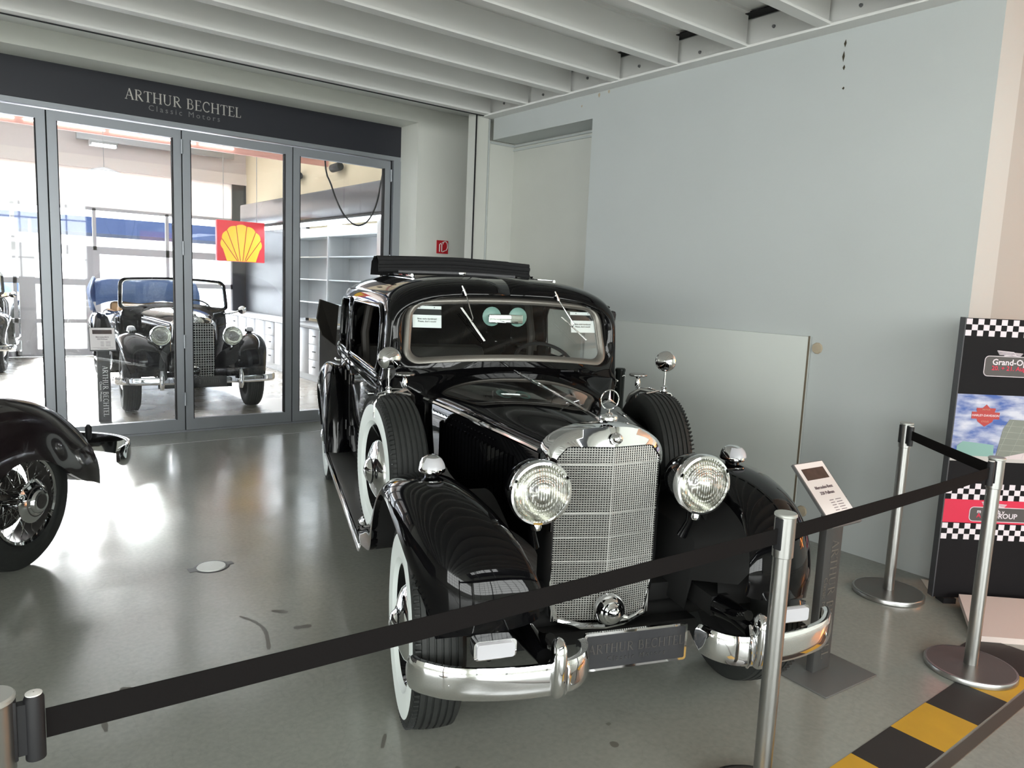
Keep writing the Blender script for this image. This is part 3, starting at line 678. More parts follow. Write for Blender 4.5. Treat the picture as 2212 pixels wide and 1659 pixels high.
def wheel(parent, x, y, z, side, R=.375, rw=.335, wt=.19, yaw=0., ww=True, name='wheel', wire=False, hubm=None):
    """side: +1 outer face towards +x of the car"""
    T = Matrix.Translation((x, y, z)) @ Matrix.Rotation(yaw, 4, 'Z') @ axisT((0, 0, 0), (side, 0, 0))
    h = wt/2
    prof = [(R*.62, -h*.8), (R*.72, -h*.97), (R*.86, -h), (R*.945, -h*.86)]
    nr = 6; tr = []
    for i in range(nr):
        a = -h*.78+i*(2*h*.78)/nr; b = a+(2*h*.78)/nr*.78
        cr_ = lambda q: R-.012*(q/h)**2
        tr += [(cr_(a)-.006, a), (cr_(a), a+.002), (cr_(b), b-.002), (cr_(b)-.006, b)]
    prof += tr
    b = MB().lathe(prof+[(R*.945, h*.86), (rw, h*.985)], T, 72)
    tyre = b.obj('tyre', m_rubber, parent)
    wm = m_wwall if ww else m_rubber
    MB().lathe([(rw, h*.985), ((rw+R*.66)/2, h*1.05), (R*.66, h*.96), (R*.62, h*.72)], T, 64).obj('whitewall' if ww else 'sidewall', wm, parent)
    # tread shoulder nicks
    if ww:
        b = MB()
        for i in range(100):
            A = T @ Matrix.Rotation(2*PI*i/100, 4, 'Z'); b.box(R*.925, R*.985, -.003, .003, h*.74, h*.93, A)
        b.obj('shoulder_block', m_rubber, parent, smooth=False)['kind'] = 'stuff'
    rimm = m_paint if not wire else m_chrome
    if not wire:
        MB().lathe([(R*.62, h*.72), (R*.60, h*.80), (R*.57, h*.6), (R*.54, h*.30), (R*.50, h*.25), (R*.40, h*.45), (.14, h*.55), (.001, h*.55)], T, 48).obj('rim', m_paint, parent)
        hub = MB().lathe([(.150, h*.52), (.148, h*.66), (.130, h*.86), (.095, h*1.02), (.062, h*1.10), (.056, h*1.16), (.046, h*1.30), (.02, h*1.40), (.001, h*1.42)], T, 40).obj('hubcap', hubm or m_chrome, parent)
        MB().lathe([(.064, h*1.08), (.067, h*1.11), (.060, h*1.14)], T, 32).obj('hub_ring', m_paint, parent)
        MB().lathe([(R*.62, -h*.8), (R*.5, -h*.3), (.001, -h*.3)], T, 32).obj('brake_drum', m_under, parent)
    else:
        MB().lathe([(R*.64, h*.9), (R*.625, h*.98), (R*.590, h*.92), (R*.585, h*.78)], T, 56).obj('rim', m_chrome, parent)
        MB().lathe([(R*.585, h*.78), (R*.58, h*.3), (R*.58, -h*.6), (R*.6, -h*.8)], T, 56).obj('rim_well', m_rimd, parent)
        MB().lathe([(.088, h*1.56), (.082, h*1.62), (.076, h*1.60)], T, 36).obj('hub_ring', m_rimd, parent)
        MB().lathe([(.040, h*1.885), (.034, h*1.90), (.001, h*1.90)], T, 28).obj('hub_badge', m_rimd, parent)
        MB().lathe([(.030, -h), (.045, h*.2), (.06, h*1.0), (.116, h*1.25), (.120, h*1.34), (.095, h*1.55), (.066, h*1.66), (.064, h*1.76), (.058, h*1.84), (.030, h*1.88), (.001, h*1.88)], T, 40).obj('hubcap', m_chrome, parent)
        for i in range(56):
            a = 2*PI*i/56; da = (.42 if i % 2 else -.42); in_h = h*.85 if (i//2) % 2 else -h*.2
            p0 = T @ Vector((.055*math.cos(a), .055*math.sin(a), in_h)); p1 = T @ Vector((R*.575*math.cos(a+da), R*.575*math.sin(a+da), h*.35))
            MB().tube([p0, p1], .0016, 5).obj('spoke', m_chrome, parent)
        MB().lathe([(.16, -h*.3), (.17, -h*.5), (.17, -h*1.2), (.001, -h*1.2)], T, 28).obj('brake_drum', mat('brake_drum', (.25, .24, .23), .35, .9), parent)
    return tyre

def qell(c, e, n):
    """quarter-ellipse from c (flat) to e (steep); x by sin, y/z by 1-cos"""
    c = np.array(c, float); e = np.array(e, float); out = []
    for i in range(n+1):
        t = PI/2*i/n
        out.append((c[0]+(e[0]-c[0])*math.sin(t), c[1]+(e[1]-c[1])*(1-math.cos(t))**.94, c[2]+(e[2]-c[2])*(1-math.cos(t))**.94))
    return out
def fender_grid(b, keys, n=5, nc=9, ni=6, lip=.014):
    """keys: inner(x,y,z), crown(x,y,z), outer lip(x,y,z)"""
    K = cr([tuple(i)+tuple(c)+tuple(o) for i, c, o in keys], n); rows = []
    for k in K:
        i_, c, o = k[:3], k[3:6], k[6:9]
        a = qell(c, i_, ni)[::-1]; r = qell(c, o, nc)
        row = a+r[1:]
        lx = r[-1]; d = np.array([c[0]-o[0], 0, 0]); d = d/np.linalg.norm(d)
        row += [(lx[0]+d[0]*lip*.3+.003, lx[1], lx[2]), (lx[0]-.0+d[0]*lip, lx[1], lx[2]), (lx[0]+d[0]*lip*2.2, lx[1], lx[2]+.004)]
        rows.append(row)
    return b.grid(rows)

FF = [ # front fender, +x side
 ((.41, -.36, .555), (.60, -.375, .52), (.788, -.185, .425)),
 ((.415, -.37, .64), (.61, -.385, .63), (.797, -.17, .54)),
 ((.435, -.33, .72), (.62, -.335, .755), (.81, -.15, .64)),
 ((.465, -.23, .785), (.64, -.21, .855), (.832, -.075, .725)),
 ((.50, -.05, .82), (.66, -.04, .912), (.845, .06, .785)),
 ((.525, .15, .81), (.675, .15, .925), (.852, .20, .820)),
 ((.535, .36, .78), (.69, .36, .885), (.852, .34, .800)),
 ((.54, .55, .71), (.695, .57, .800), (.852, .47, .705)),
 ((.54, .74, .61), (.70, .76, .690), (.852, .54, .600)),
 ((.54, .94, .50), (.70, .96, .575), (.852, .60, .480)),
 ((.55, 1.12, .41), (.70, 1.14, .470), (.850, .80, .415)),
 ((.56, 1.26, .37), (.70, 1.28, .400), (.848, 1.08, .358)),
 ((.56, 1.40, .365), (.70, 1.40, .368), (.845, 1.38, .345)),
]
RF = [ # rear fender
 ((.64, 3.06, .355), (.76, 2.97, .36), (.862, 3.06, .352)),
 ((.64, 3.14, .50), (.76, 3.00, .52), (.868, 3.12, .48)),
 ((.64, 3.24, .68), (.76, 3.05, .70), (.872, 3.18, .60)),
 ((.64, 3.38, .82), (.77, 3.16, .86), (.874, 3.28, .70)),
 ((.64, 3.56, .88), (.77, 3.38, .965), (.874, 3.44, .78)),
 ((.64, 3.75, .86), (.77, 3.68, .985), (.872, 3.66, .80)),
 ((.62, 3.95, .76), (.75, 3.95, .90), (.862, 3.88, .72)),
 ((.60, 4.15, .60), (.73, 4.22, .72), (.84, 4.06, .58)),
 ((.58, 4.30, .42), (.70, 4.42, .48), (.81, 4.20, .42)),
 ((.56, 4.34, .34), (.69, 4.48, .36), (.80, 4.26, .34)),
]
def pwl(t, pts):
    xs = [p[0] for p in pts]; ys = [p[1] for p in pts]
    return float(np.interp(t, xs, ys))
def smooth(t, pts):
    """monotone-ish cubic through points"""
    if t <= pts[0][0]: return pts[0][1]
    if t >= pts[-1][0]: return pts[-1][1]
    for i in range(len(pts)-1):
        x0, y0 = pts[i]; x1, y1 = pts[i+1]
        if x0 <= t <= x1:
            xm, ym = pts[i-1] if i else (2*x0-x1, 2*y0-y1); xn, yn = pts[i+2] if i+2 < len(pts) else (2*x1-x0, 2*y1-y0)
            m0 = (y1-ym)/(x1-xm)*(x1-x0); m1 = (yn-y0)/(xn-x0)*(x1-x0); u = (t-x0)/(x1-x0)
            return (2*u**3-3*u*u+1)*y0+(u**3-2*u*u+u)*m0+(-2*u**3+3*u*u)*y1+(u**3-u*u)*m1

# ---- bonnet sections
def hood_sec(y, n=12):
    """half section from ridge to hinge (x>0), bonnet top"""
    zt = smooth(y, [(.0, 1.125), (.12, 1.137), (.5, 1.165), (.9, 1.186), (1.2, 1.20)])
    xh = smooth(y, [(.0, .252), (.12, .262), (.5, .345), (.9, .425), (1.2, .49)])
    zh = smooth(y, [(.0, 1.02), (.12, 1.025), (.5, 1.04), (.9, 1.055), (1.2, 1.062)])
    out = []
    for i in range(n+1):
        t = PI/2*i/n
        out.append((xh*math.sin(t)**.92 if i else 0, y, zh+(zt-zh)*(math.cos(t)**.95 if i < n else 0)))
    return out, xh, zh, zt
def grille(parent, z0=.345, z1=1.052, hw=.222, cut=.05, fine=True, yc=-.028, ye=.010):
    """V-shaped radiator mesh"""
    P = lambda x, z: (x, yc+(ye-yc)*abs(x)/hw, z)
    def lim(z):   # half width available at height z
        if z > z1-cut: return hw-(z-(z1-cut))*.85
        if z < z0+.13: return hw-.0*(z0+.13-z)-(z0+.13-z)*.16
        return hw
    cell = .0107 if fine else .03; r = .0023 if fine else .004
    b = MB(); n = int(hw/cell)
    for i in range(-n, n+1):
        x = i*cell
        if abs(x) > hw-.004: continue
        zt = z1 if abs(x) < hw-cut*.85 else z1-(abs(x)-(hw-cut*.85))/.85
        p = P(x, z0); q = P(x, zt)
        b.add([(p[0]-r, p[1], p[2]), (p[0]+r, p[1], p[2]), (q[0]+r, q[1], q[2]), (q[0]-r, q[1], q[2]), (p[0], p[1]-r, p[2]), (q[0], q[1]-r, q[2])],
              [(0, 4, 5, 3), (4, 1, 2, 5), (1, 0, 3, 2)])
    z = z0+.004
    while z < z1:
        l = lim(z)
        for s in (-1, 1):
            p = P(s*l, z); q = P(0, z)
            b.add([(p[0], p[1], z-r), (q[0], q[1], z-r), (q[0], q[1], z+r), (p[0], p[1], z+r), (p[0], p[1]-r, z), (q[0], q[1]-r, z)], [(0, 1, 5, 4), (4, 5, 2, 3)])
        z += cell*.88 if fine else cell
    stuff(b.obj('grille_mesh', m_mesh, parent, smooth=False))
    for i in range(6 if fine else 9):
        z = z1-.068-i*.098 if fine else z1-.06-i*.075
        l = lim(z); b = MB()
        b.tube([P(-l, z), P(0, z), P(l, z)], .0021, 6); b.obj('grille_bar', m_mesh, parent)
    MB().tube([P(0, z0), P(0, z1)], .0035, 6).obj('grille_bar', m_mesh, parent)
    MB().add([P(-hw, z0), P(0, z0), P(hw, z0), P(hw, z1-cut), P(hw-.04, z1), P(0, z1), P(-hw+.04, z1), P(-hw, z1-cut)],
             [(0, 1, 5, 6, 7), (1, 2, 3, 4, 5)])
    b = MB(); V = [(x, yy+.03, z) for x, yy, z in (P(-hw, z0), P(0, z0), P(hw, z0), P(hw, z1), P(0, z1), P(-hw, z1))]
    b.add(V, [(0, 1, 4, 5), (1, 2, 3, 4)]); b.obj('radiator_core', m_under, parent, smooth=False)

def radiator_shell(parent, m, ztop=1.135, hw=.252, z0=.36, z1=1.052, ghw=.222, yf=-.01):
    """chrome surround: front edge follows the grille, back edge the bonnet"""
    # outline parameter: from bottom left over the top to bottom right
    def outline(hwx, zs, zt, n=14):
        o = []
        for t in np.linspace(0, 1, 10): o.append((hwx-.03*max(0, (.25-t))/.25*.9, z0+(zs-z0)*t))
        for i in range(1, n+1):
            a = PI/2*i/n; o.append((hwx*math.cos(a)**.9 if i < n else 0, zs+(zt-zs)*math.sin(a)**.95))
        return o
    inner = []
    for t in np.linspace(0, 1, 10): inner.append((ghw-.035*max(0, .25-t)/.25, z0-.01+(z1-.045-z0+.01)*t))
    for i in range(1, 15):
        u = i/14
        if u < .3: inner.append((ghw-.04*u/.3, z1-.045+.045*u/.3))
        else: inner.append(((ghw-.04)*(1-(u-.3)/.7), z1+.002))
    back, xh, zh, zt = hood_sec(.10, 14)
    bk = [(xh, z0+(zh-z0)*t) for t in np.linspace(0, 1, 10)]+[(p[0], p[2]) for p in back[::-1][1:]]
    mid = outline(hw, 1.0, ztop)
    def ring(o, yfun): return [(-x, yfun(x, z), z) for x, z in o]+[(x, yfun(x, z), z) for x, z in o[::-1][1:]]
    v = lambda x, z: -.028+.038*x/ghw
    rows = [ring(inner, lambda x, z: v(x, z)+.012), ring([(a*1.01, b+.002) for a, b in inner], lambda x, z: v(x, z)-.004)]
    m1 = [((a*.45+c*.55), (b*.45+d*.55)) for (a, b), (c, d) in zip(inner, mid)]
    rows.append(ring(m1, lambda x, z: v(x, z)+.001+.006*(z > 1.0)))
    rows.append(ring([(c*.97+a*.03, d*.95+b*.05) for (a, b), (c, d) in zip(inner, mid)], lambda x, z: v(x, z)+.018))
    rows.append(ring(mid, lambda x, z: v(x, z)*.6+.045))
    rows.append(ring([(a*.3+c*.7, b*.3+d*.7) for (a, b), (c, d) in zip(mid, bk)], lambda x, z: .075))
    rows.append(ring(bk, lambda x, z: .105))
    MB().grid(rows).obj('radiator_shell', m, parent, ang=60)
    MB().tube([(-.19, -.0, z0-.01), (-.1, -.03, z0-.028), (0, -.045, z0-.03), (.1, -.03, z0-.028), (.19, 0, z0-.01)], .013, 8).obj('radiator_foot', m, parent)

def star(parent, x, y, z, r, m, stem=.03):
    b = MB(); b.tube([(x+r*math.cos(a), y, z+r*math.sin(a)) for a in np.linspace(0, 2*PI, 33)[:-1]], .0026, 8, closed=True)
    for k in range(3):
        a = PI/2+k*2*PI/3; d = Vector((math.cos(a), 0, math.sin(a))); n_ = Vector((-d.z, 0, d.x))*.0055; c = Vector((x, y, z))
        b.add([c-n_, c+n_, c+d*r, c+Vector((0, -.004, 0)), c+Vector((0, .004, 0))], [(0, 2, 3), (2, 1, 3), (0, 4, 2), (2, 4, 1)])
    b.tube([(x, y, z-r), (x, y, z-r-stem)], .003, 8)
    b.obj('star', m, parent)
    MB().lathe([(.001, .022), (.012, .022), (.018, .014), (.034, .010), (.038, .002), (.036, -.008), (.03, -.012)], Matrix.Translation((x, y, z-r-stem-.012)), 28).obj('filler_cap', m, parent)

def headlamp(parent, x, y, z, r=.117, tilt=0.):
    T = Matrix.Translation((x, y, z)) @ Matrix.Rotation(tilt, 4, 'Z') @ axisT((0, 0, 0), (0, -1, 0))
    h = MB().lathe([(r*.98, -.02), (r*.97, -.05), (r*.90, -.10), (r*.74, -.15), (r*.45, -.19), (.001, -.205)], T, 44).obj('headlamp', m_paint, parent)
    MB().lathe([(r*.985, -.03), (r*1.03, -.02), (r*1.045, 0), (r*1.0, .014), (r*.93, .016), (r*.91, .006)], T, 48).obj('rim', m_chrome, h)
    MB().lathe([(r*.93, .0), (r*.85, -.03), (r*.65, -.07), (r*.35, -.098), (.001, -.105)], T, 40).obj('reflector', m_refl, h)
    L = MB().lathe([(r*.925, 0), (r*.8, .012), (r*.6, .022), (r*.3, .029), (.001, .031)], None, 48)
    lo = L.obj('lens', m_lens, h); lo.matrix_local = T
    MB().lathe([(.012, -.05), (.016, -.06), (.012, -.075), (.001, -.08)], T, 12).obj('bulb', m_milk, h)
    MB().tube([(x, y+.06, z-r*.9), (x, y+.07, z-r-.05), (x-.02*(1 if x > 0 else -1), y+.09, z-r-.12)], [.022, .015, .02], 10).obj('bracket', m_paint, h)
    MB().lathe([(.001, .02), (.018, .012), (.022, 0), (.018, -.012), (.001, -.02)], Matrix.Translation((x, y+.03, z-r-.02)), 14).obj('nut', m_chrome, h)
    return h

def front_end(p, bumper_full=False, spares=True, fine=True, hlx=.34, hlz=.918, black_shell=False):
    cab = bumper_full
    m_sh = m_chrome
    both(lambda b: fender_grid(b, FF, 7 if fine else 5), 'front_fender', m_paint, p, ang=60)
    def apron(b):
        rows = []
        for k in cr([tuple(i) for i, c, o in FF[1:]], 4): rows.append([tuple(k), (k[0]-.03, k[1]+.02, k[2]-.05), (max(.335, k[0]-.15), max(k[1]+.05, -.12), max(.43, k[2]-.12)), (.335, max(k[1]+.06, -.08), .38)])
        b.grid(rows)
    both(apron, 'splash_apron', m_under, p)
    def liner(b): b.grid([[(k[0]-.012, k[1], k[2]+.002), (k[0]-.10, k[1], k[2]+.006), (.42, k[1], k[2]+.006)] for k in cr([tuple(o) for i, c, o in FF], 4)])
    both(liner, 'wheel_arch', m_under, p)
    # bonnet: two top panels, ridge, two side panels, hinges, louvres
    def top(b): b.grid([hood_sec(y)[0] for y in np.linspace(.105, 1.2, 26)])
    both(top, 'bonnet_top', m_paint, p, ang=70)
    def side(b):
        rows = []
        for y in np.linspace(.105, 1.2, 20):
            _, xh, zh, _ = hood_sec(y); rows.append([(xh-.002, y, zh-.004), (xh+.004, y, zh-.02), (xh+.006, y, zh-.15), (xh+.006, y, zh-.32), (xh-.03, y, zh-.48), (xh-.05, y, .42)])
        b.grid(rows)
    both(side, 'bonnet_side', m_paint, p)
    rdg = [(0, y, hood_sec(y)[3]+.002) for y in np.linspace(.10, 1.22, 20)]
    MB().tube(rdg, .006, 8).obj('bonnet_ridge', m_chrome, p)
    both(lambda b: b.tube([(hood_sec(y)[1]+.003, y, hood_sec(y)[2]-.004) for y in np.linspace(.10, 1.2, 14)], .012, 8), 'bonnet_hinge', m_chrome if not cab else m_paint, p)
    def louv(s, i):
        y = .30+i*.036; _, xh, zh, _ = hood_sec(y); x = s*(xh+.0085)
        b = MB(); zt = zh-.075; zb = zh-.30
        b.add([(x, y-.009, zt), (x+s*.010, y+.008, zt-.01), (x+s*.010, y+.008, zb+.01), (x, y-.009, zb), (x-s*.006, y+.010, zt), (x-s*.006, y+.010, zb)],
              [(0, 1, 2, 3), (1, 4, 5, 2), (0, 4, 1), (3, 2, 5)])
        return b
    for s in (-1, 1):
        for i in range(20 if fine else 6):
            louv(s, i if fine else i*3).obj('louvre', m_paint, p, smooth=False)
    both(lambda b: [b.lathe([(.001, .006), (.004, .004), (.005, 0)], axisT((hood_sec(y)[1]+.008, y, hood_sec(y)[2]-.045), (1, 0, 0)), 8) for y in np.linspace(.45, 1.1, 20)] if fine else b.lathe([(.001, .006), (.005, 0)], axisT((.4, .8, .9), (1, 0, 0)), 8), 'rivet_row', m_paint, p)
    radiator_shell(p, m_sh)
    grille(p, fine=fine)
    MB().lathe([(.001, .020), (.010, .019), (.018, .012), (.022, .004), (.024, -.012), (.02, -.02)], axisT((0, -.052, 1.093), (0, -1, .12)), 26).obj('badge', m_chrome, p)
    if not cab:
        b = MB(); c = Vector((0, -.075, 1.097))
        for k in range(3):
            a = PI/2+k*2*PI/3; d = Vector((math.cos(a), 0, math.sin(a))); n_ = Vector((-d.z, 0, d.x))*.003
            b.add([c-n_, c+n_, c+d*.015+Vector((0, .004, 0))], [(0, 1, 2)])
        b.obj('badge_star', m_steel, p, smooth=False)
        star(p, 0, .035, 1.232, .0385, m_chrome, stem=.022)
    for s in (-1, 1): headlamp(p, s*hlx, -.135, hlz, tilt=0)
    # lamps on the fenders
    for s in (-1, 1):
        T = Matrix.Translation((s*.68, .16, .948))
        l = MB().lathe([(.001, .055), (.02, .053), (.038, .043), (.047, .026), (.050, .006), (.052, 0), (.050, -.008), (.03, -.018), (.026, -.03)], T @ Matrix.Scale(1.25, 4, (0, 1, 0)), 32).obj('fender_lamp', m_chrome, p)
        b = MB(); rows = []
        for j in range(9):
            th = math.radians(2+j*8.5); rows.append([T @ Vector((.0535*math.cos(th)*math.sin(ph), -.0535*1.27*math.cos(th)*math.cos(ph), .006+.052*math.sin(th))) for ph in np.linspace(-.95, .95, 14)])
        b.grid([[v+Vector((0, -.001, .0015)) for v in r] for r in rows[:7]]).obj('lens', m_milk, l)
    # wheels
    wheel(p, -.715, .06, .375, -1, yaw=math.radians(-2.5), ww=not cab); wheel(p, .675, .06, .375, 1, yaw=math.radians(-2.5), ww=not cab)
    MB().tube([(-.62, .06, .33), (.62, .06, .33)], .035, 10).obj('front_axle', m_under, p)
    # chassis, running boards
    def rb(b): b.box(.58, .845, 1.16, 3.08, .325, .362, ch=.006)
    both(rb, 'running_board', m_paint, p)
    both(lambda b: b.box(.60, .835, 1.18, 3.07, .362, .370, ch=.003), 'rubber_mat', m_rubmat, p)
    both(lambda b: b.box(.842, .856, .98, 3.08, .328, .372, ch=.004), 'trim_strip', m_chrome, p)
    def kick(b): b.tube([(.79, 1.27, .385), (.79, 1.22, .40), (.78, 1.15, .425), (.77, 1.10, .455)], [.03, .038, .038, .02], 10)
    both(kick, 'stone_guard', m_chrome, p)
    b = MB()
    for s in (-1, 1): b.box(s*.42-.04, s*.42+.04, -.2, 4.2, .40, .48)
    b.box(-.42, .42, .06, .14, .36, .44); b.box(-.6, .6, 1.0, 4.2, .44, .47); b.box(-.42, .42, -.04, .03, .262, .315)
    b.obj('chassis', m_under, p, smooth=False)
    for s in (-1, 1):
        MB().tube([(s*.42, -.2, .44), (s*.42, -.32, .45), (s*.41, -.42, .44)], [.045, .04, .03], 10).obj('bumper_iron', m_paint, p)
def chrome_bar(b, path, h, t, n=8):
    """flat bar with a crowned face following path (x,y,z), face outwards (-y)"""
    P = [Vector(q) for q in path]; rows = []
    for i, c in enumerate(P):
        d = (P[min(i+1, len(P)-1)]-P[max(i-1, 0)]).normalized(); o = Vector((d.y, -d.x, 0)); o = o if o.y < 0 or abs(o.y) < .3 else -o
        o = Vector((d.y, -d.x, 0)).normalized(); hh = h*(.55 if i in (0, len(P)-1) else .9 if i in (1, len(P)-2) else 1)
        row = []
        for k in range(n+1):
            u = -1+2*k/n; row.append(c+o*(t*(1-.30*u**4))+Vector((0, 0, hh/2*u)))
        row += [c+o*(t*.35)+Vector((0, 0, hh/2*.985)), c-o*.004+Vector((0, 0, hh/2*.9)), c-o*.004+Vector((0, 0, -hh/2*.9)), c+o*(t*.35)+Vector((0, 0, -hh/2*.985))]
        rows.append(row)
    return b.grid(rows, cv=True, cap=True)
# ================================================================ the black saloon
CA = math.radians(19.35); CO = (2.085, 2.019, 0)
car = thing('vintage_saloon_car', 'black vintage saloon with chrome radiator, whitewall tyres and side-mounted spare wheels behind the rope', 'car', CO, -CA)
front_end(car)
for s in (-1, 1):
    def bp(b):
        path = cr([(.826, -.30, .390), (.818, -.328, .390), (.785, -.366, .390), (.71, -.415, .390), (.56, -.455, .39), (.39, -.47, .395), (.31, -.452, .398), (.262, -.40, .40), (.250, -.33, .40)], 5)
        chrome_bar(b, [tuple(q) for q in path][::-1] if True else path, .110, .028)
    b = MB(); bp(b)
    if s < 0: b = mir(b)
    bu = b.obj('bumper', m_chrome, car, ang=50)
    # overrider with strap
    b = MB(); rows = []
    for z, w_, d_ in ((.333, .006, .006), (.338, .016, .018), (.36, .022, .028), (.42, .024, .034), (.48, .024, .034), (.515, .022, .030), (.532, .014, .018), (.537, .004, .005)):
        rows.append([(s*.39+w_*math.copysign(abs(math.cos(a))**.7, math.cos(a)), -.487-d_*.35-d_*math.copysign(abs(math.sin(a))**.7, math.sin(a)), z) for a in np.linspace(0, 2*PI, 17)[:-1]])
    b.grid(rows, cv=True, cap=True); b.obj('overrider', m_chrome, bu, ang=60)
    b = MB(); b.tube([(s*.355, -.480, .335), (s*.352, -.497, .36), (s*.352, -.497, .43), (s*.36, -.485, .455), (s*.378, -.45, .475)], .0065, 8); b.obj('overrider_strap', m_chrome, bu)
    b = MB(); b.tube([(s*.39, -.42, .50), (s*.39, -.36, .47), (s*.40, -.28, .45)], .02, 8); b.obj('bracket', m_paint, bu)
    MB().lathe([(.001, .006), (.012, .004), (.014, 0)], axisT((s*.735, -.428, .387), (s*.45, -1, 0)), 14).obj('bumper_bolt', m_chrome, bu)
    # white square lamps
    T = frameT((s*.583, -.425, .487), (1, 0, 0))
    l = MB().poly(rrect(.145, .066, .016), .05, T).obj('side_lamp', m_chrome, car, ang=30)
    MB().poly(rrect(.128, .05, .01), .012, T @ Matrix.Translation((0, -.010, 0))).obj('lens', m_milk, l, ang=30)
    MB().tube([(s*.585, -.37, .46), (s*.585, -.36, .42)], .01, 8).obj('stalk', m_paint, l)
# number plate and horn
T = frameT((.012, -.285, .355), (1, 0, 0)) @ Matrix.Rotation(0, 4, 'Y')
pl = MB().poly(rrect(.425, .146, .012), .012, T).obj('number_plate', m_chrome, car, smooth=False)
MB().poly(rrect(.405, .126, .006), .003, T @ Matrix.Translation((0, -.002, 0))).obj('plate_face', mat('plate_dark', (.035, .036, .040), .35), pl, smooth=False)
fm = mat('plate_letter', (.10, .095, .09), .4, .3)
V, F = roman('ARTHUR BECHTEL', .0355, T @ Matrix.Translation((0, -.0035, .012)), thick=.0005); MB().add(V, F).obj('plate_lettering', fm, pl, smooth=False)
V, F = text_geo('Classic Motors', .026, T @ Matrix.Translation((0, -.0035, -.030)), spacing=1.5); MB().add(V, F).obj('plate_lettering', mat('plate_letter_faint', (.06, .06, .058), .4), pl, smooth=False)
hn = MB().lathe([(.001, .062), (.014, .060), (.026, .052), (.028, .048), (.030, .046), (.040, .040), (.043, .034), (.046, .032), (.055, .022), (.058, .014), (.060, .010), (.063, -.004), (.060, -.02), (.045, -.035), (.001, -.04)],
           axisT((0, -.075, .410), (-.05, -1, .05)), 44).obj('horn', m_chrome, car, ang=25)
MB().tube([(0, -.05, .39), (0, .0, .34)], .014, 8).obj('bracket', m_paint, hn)
MB().tube([(.06, -.08, .375), (.075, -.09, .375)], .008, 8).obj('terminal', m_chrome, hn)
# rear fenders and wheels
both(lambda b: fender_grid(b, RF, 5), 'rear_fender', m_paint, car, ang=60)
for s in (-1, 1): wheel(car, s*.715, 3.62, .375, s)
# spare wheels in the front fenders
for s in (-1, 1):
    sp = bpy.data.objects.new('spare_wheel', None); COL.objects.link(sp); sp.parent = car
    wheel(sp, s*.708, .93, .757, s, R=.362, rw=.315, yaw=-s*math.radians(6.0), ww=True)
    # clamp, handwheel, mirror
    c = MB(); c.tube([(s*.80, .885, 1.02), (s*.80, .885, 1.085), (s*.775, .885, 1.122), (s*.70, .885, 1.138), (s*.63, .885, 1.125)], .006, 8)
    c.tube([(s*.80, .93, 1.02), (s*.80, .95, 1.075), (s*.775, .97, 1.118), (s*.70, .98, 1.14), (s*.64, 1.0, 1.135)], .0045, 6)
    cl = c.obj('clamp', m_chrome, sp)
    b = MB(); b.tube([(s*.70, .93, 1.125), (s*.64, .97, 1.135), (s*.60, 1.0, 1.10), (s*.59, 1.02, 1.06)], [.012, .013, .012, .010], 8); b.obj('spare_arm', m_steel, sp)
    MB().lathe([(.010, -.12), (.010, -.06), (.015, -.05), (.014, -.03), (.009, -.012), (.016, 0), (.020, .004)], Matrix.Translation((s*.638, 1.0, 1.203)), 18).obj('handwheel_stem', m_chrome, sp)
    hw = MB()
    for i in range(1): hw.lathe([(.001, .012), (.025, .013), (.030, .008)], Matrix.Translation((s*.638, 1.0, 1.203)), 28)
    rows = []
    for i in range(60):
        a = 2*PI*i/60; r = .040+.0025*math.cos(10*a); c0 = Vector((s*.638, 1.0, 1.210))
        rows.append([c0+Vector(((r+.007*math.cos(t))*math.cos(a), (r+.007*math.cos(t))*math.sin(a), .007*math.sin(t))) for t in np.linspace(0, 2*PI, 9)[:-1]])
    hw.grid(rows, cu=True, cv=True)
    for i in range(4):
        a = PI/4+PI/2*i; hw.tube([(s*.638, 1.0, 1.21), (s*.638+.038*math.cos(a), 1.0+.038*math.sin(a), 1.21)], .004, 6)
    hw.obj('handwheel', m_steel, sp, ang=60)
    b = MB().lathe([(.020, -.005), (.024, .004), (.012, .010), (.016, .02), (.018, .024), (.006, .034)], Matrix.Translation((s*.735, .885, 1.135)), 18)
    b.tube([(s*.735, .885, 1.16), (s*.737, .885, 1.30)], .0052, 8)
    mi = b.obj('mirror_stem', m_chrome, sp)
    dr = (-.15, -1, .05) if s < 0 else (-.62, -1, .10)
    MB().lathe([(.001, .030), (.008, .0285), (.030, .020), (.046, .010), (.054, 0), (.055, -.004), (.050, -.006)], axisT((s*.735, .885, 1.298), dr), 36).obj('mirror_back', m_chrome, sp, ang=30)
    MB().lathe([(.001, 0), (.0525, 0)], axisT((s*.735, .889, 1.298), (-dr[0], -dr[1], -dr[2])), 30).obj('mirror_glass', m_chrome, sp)

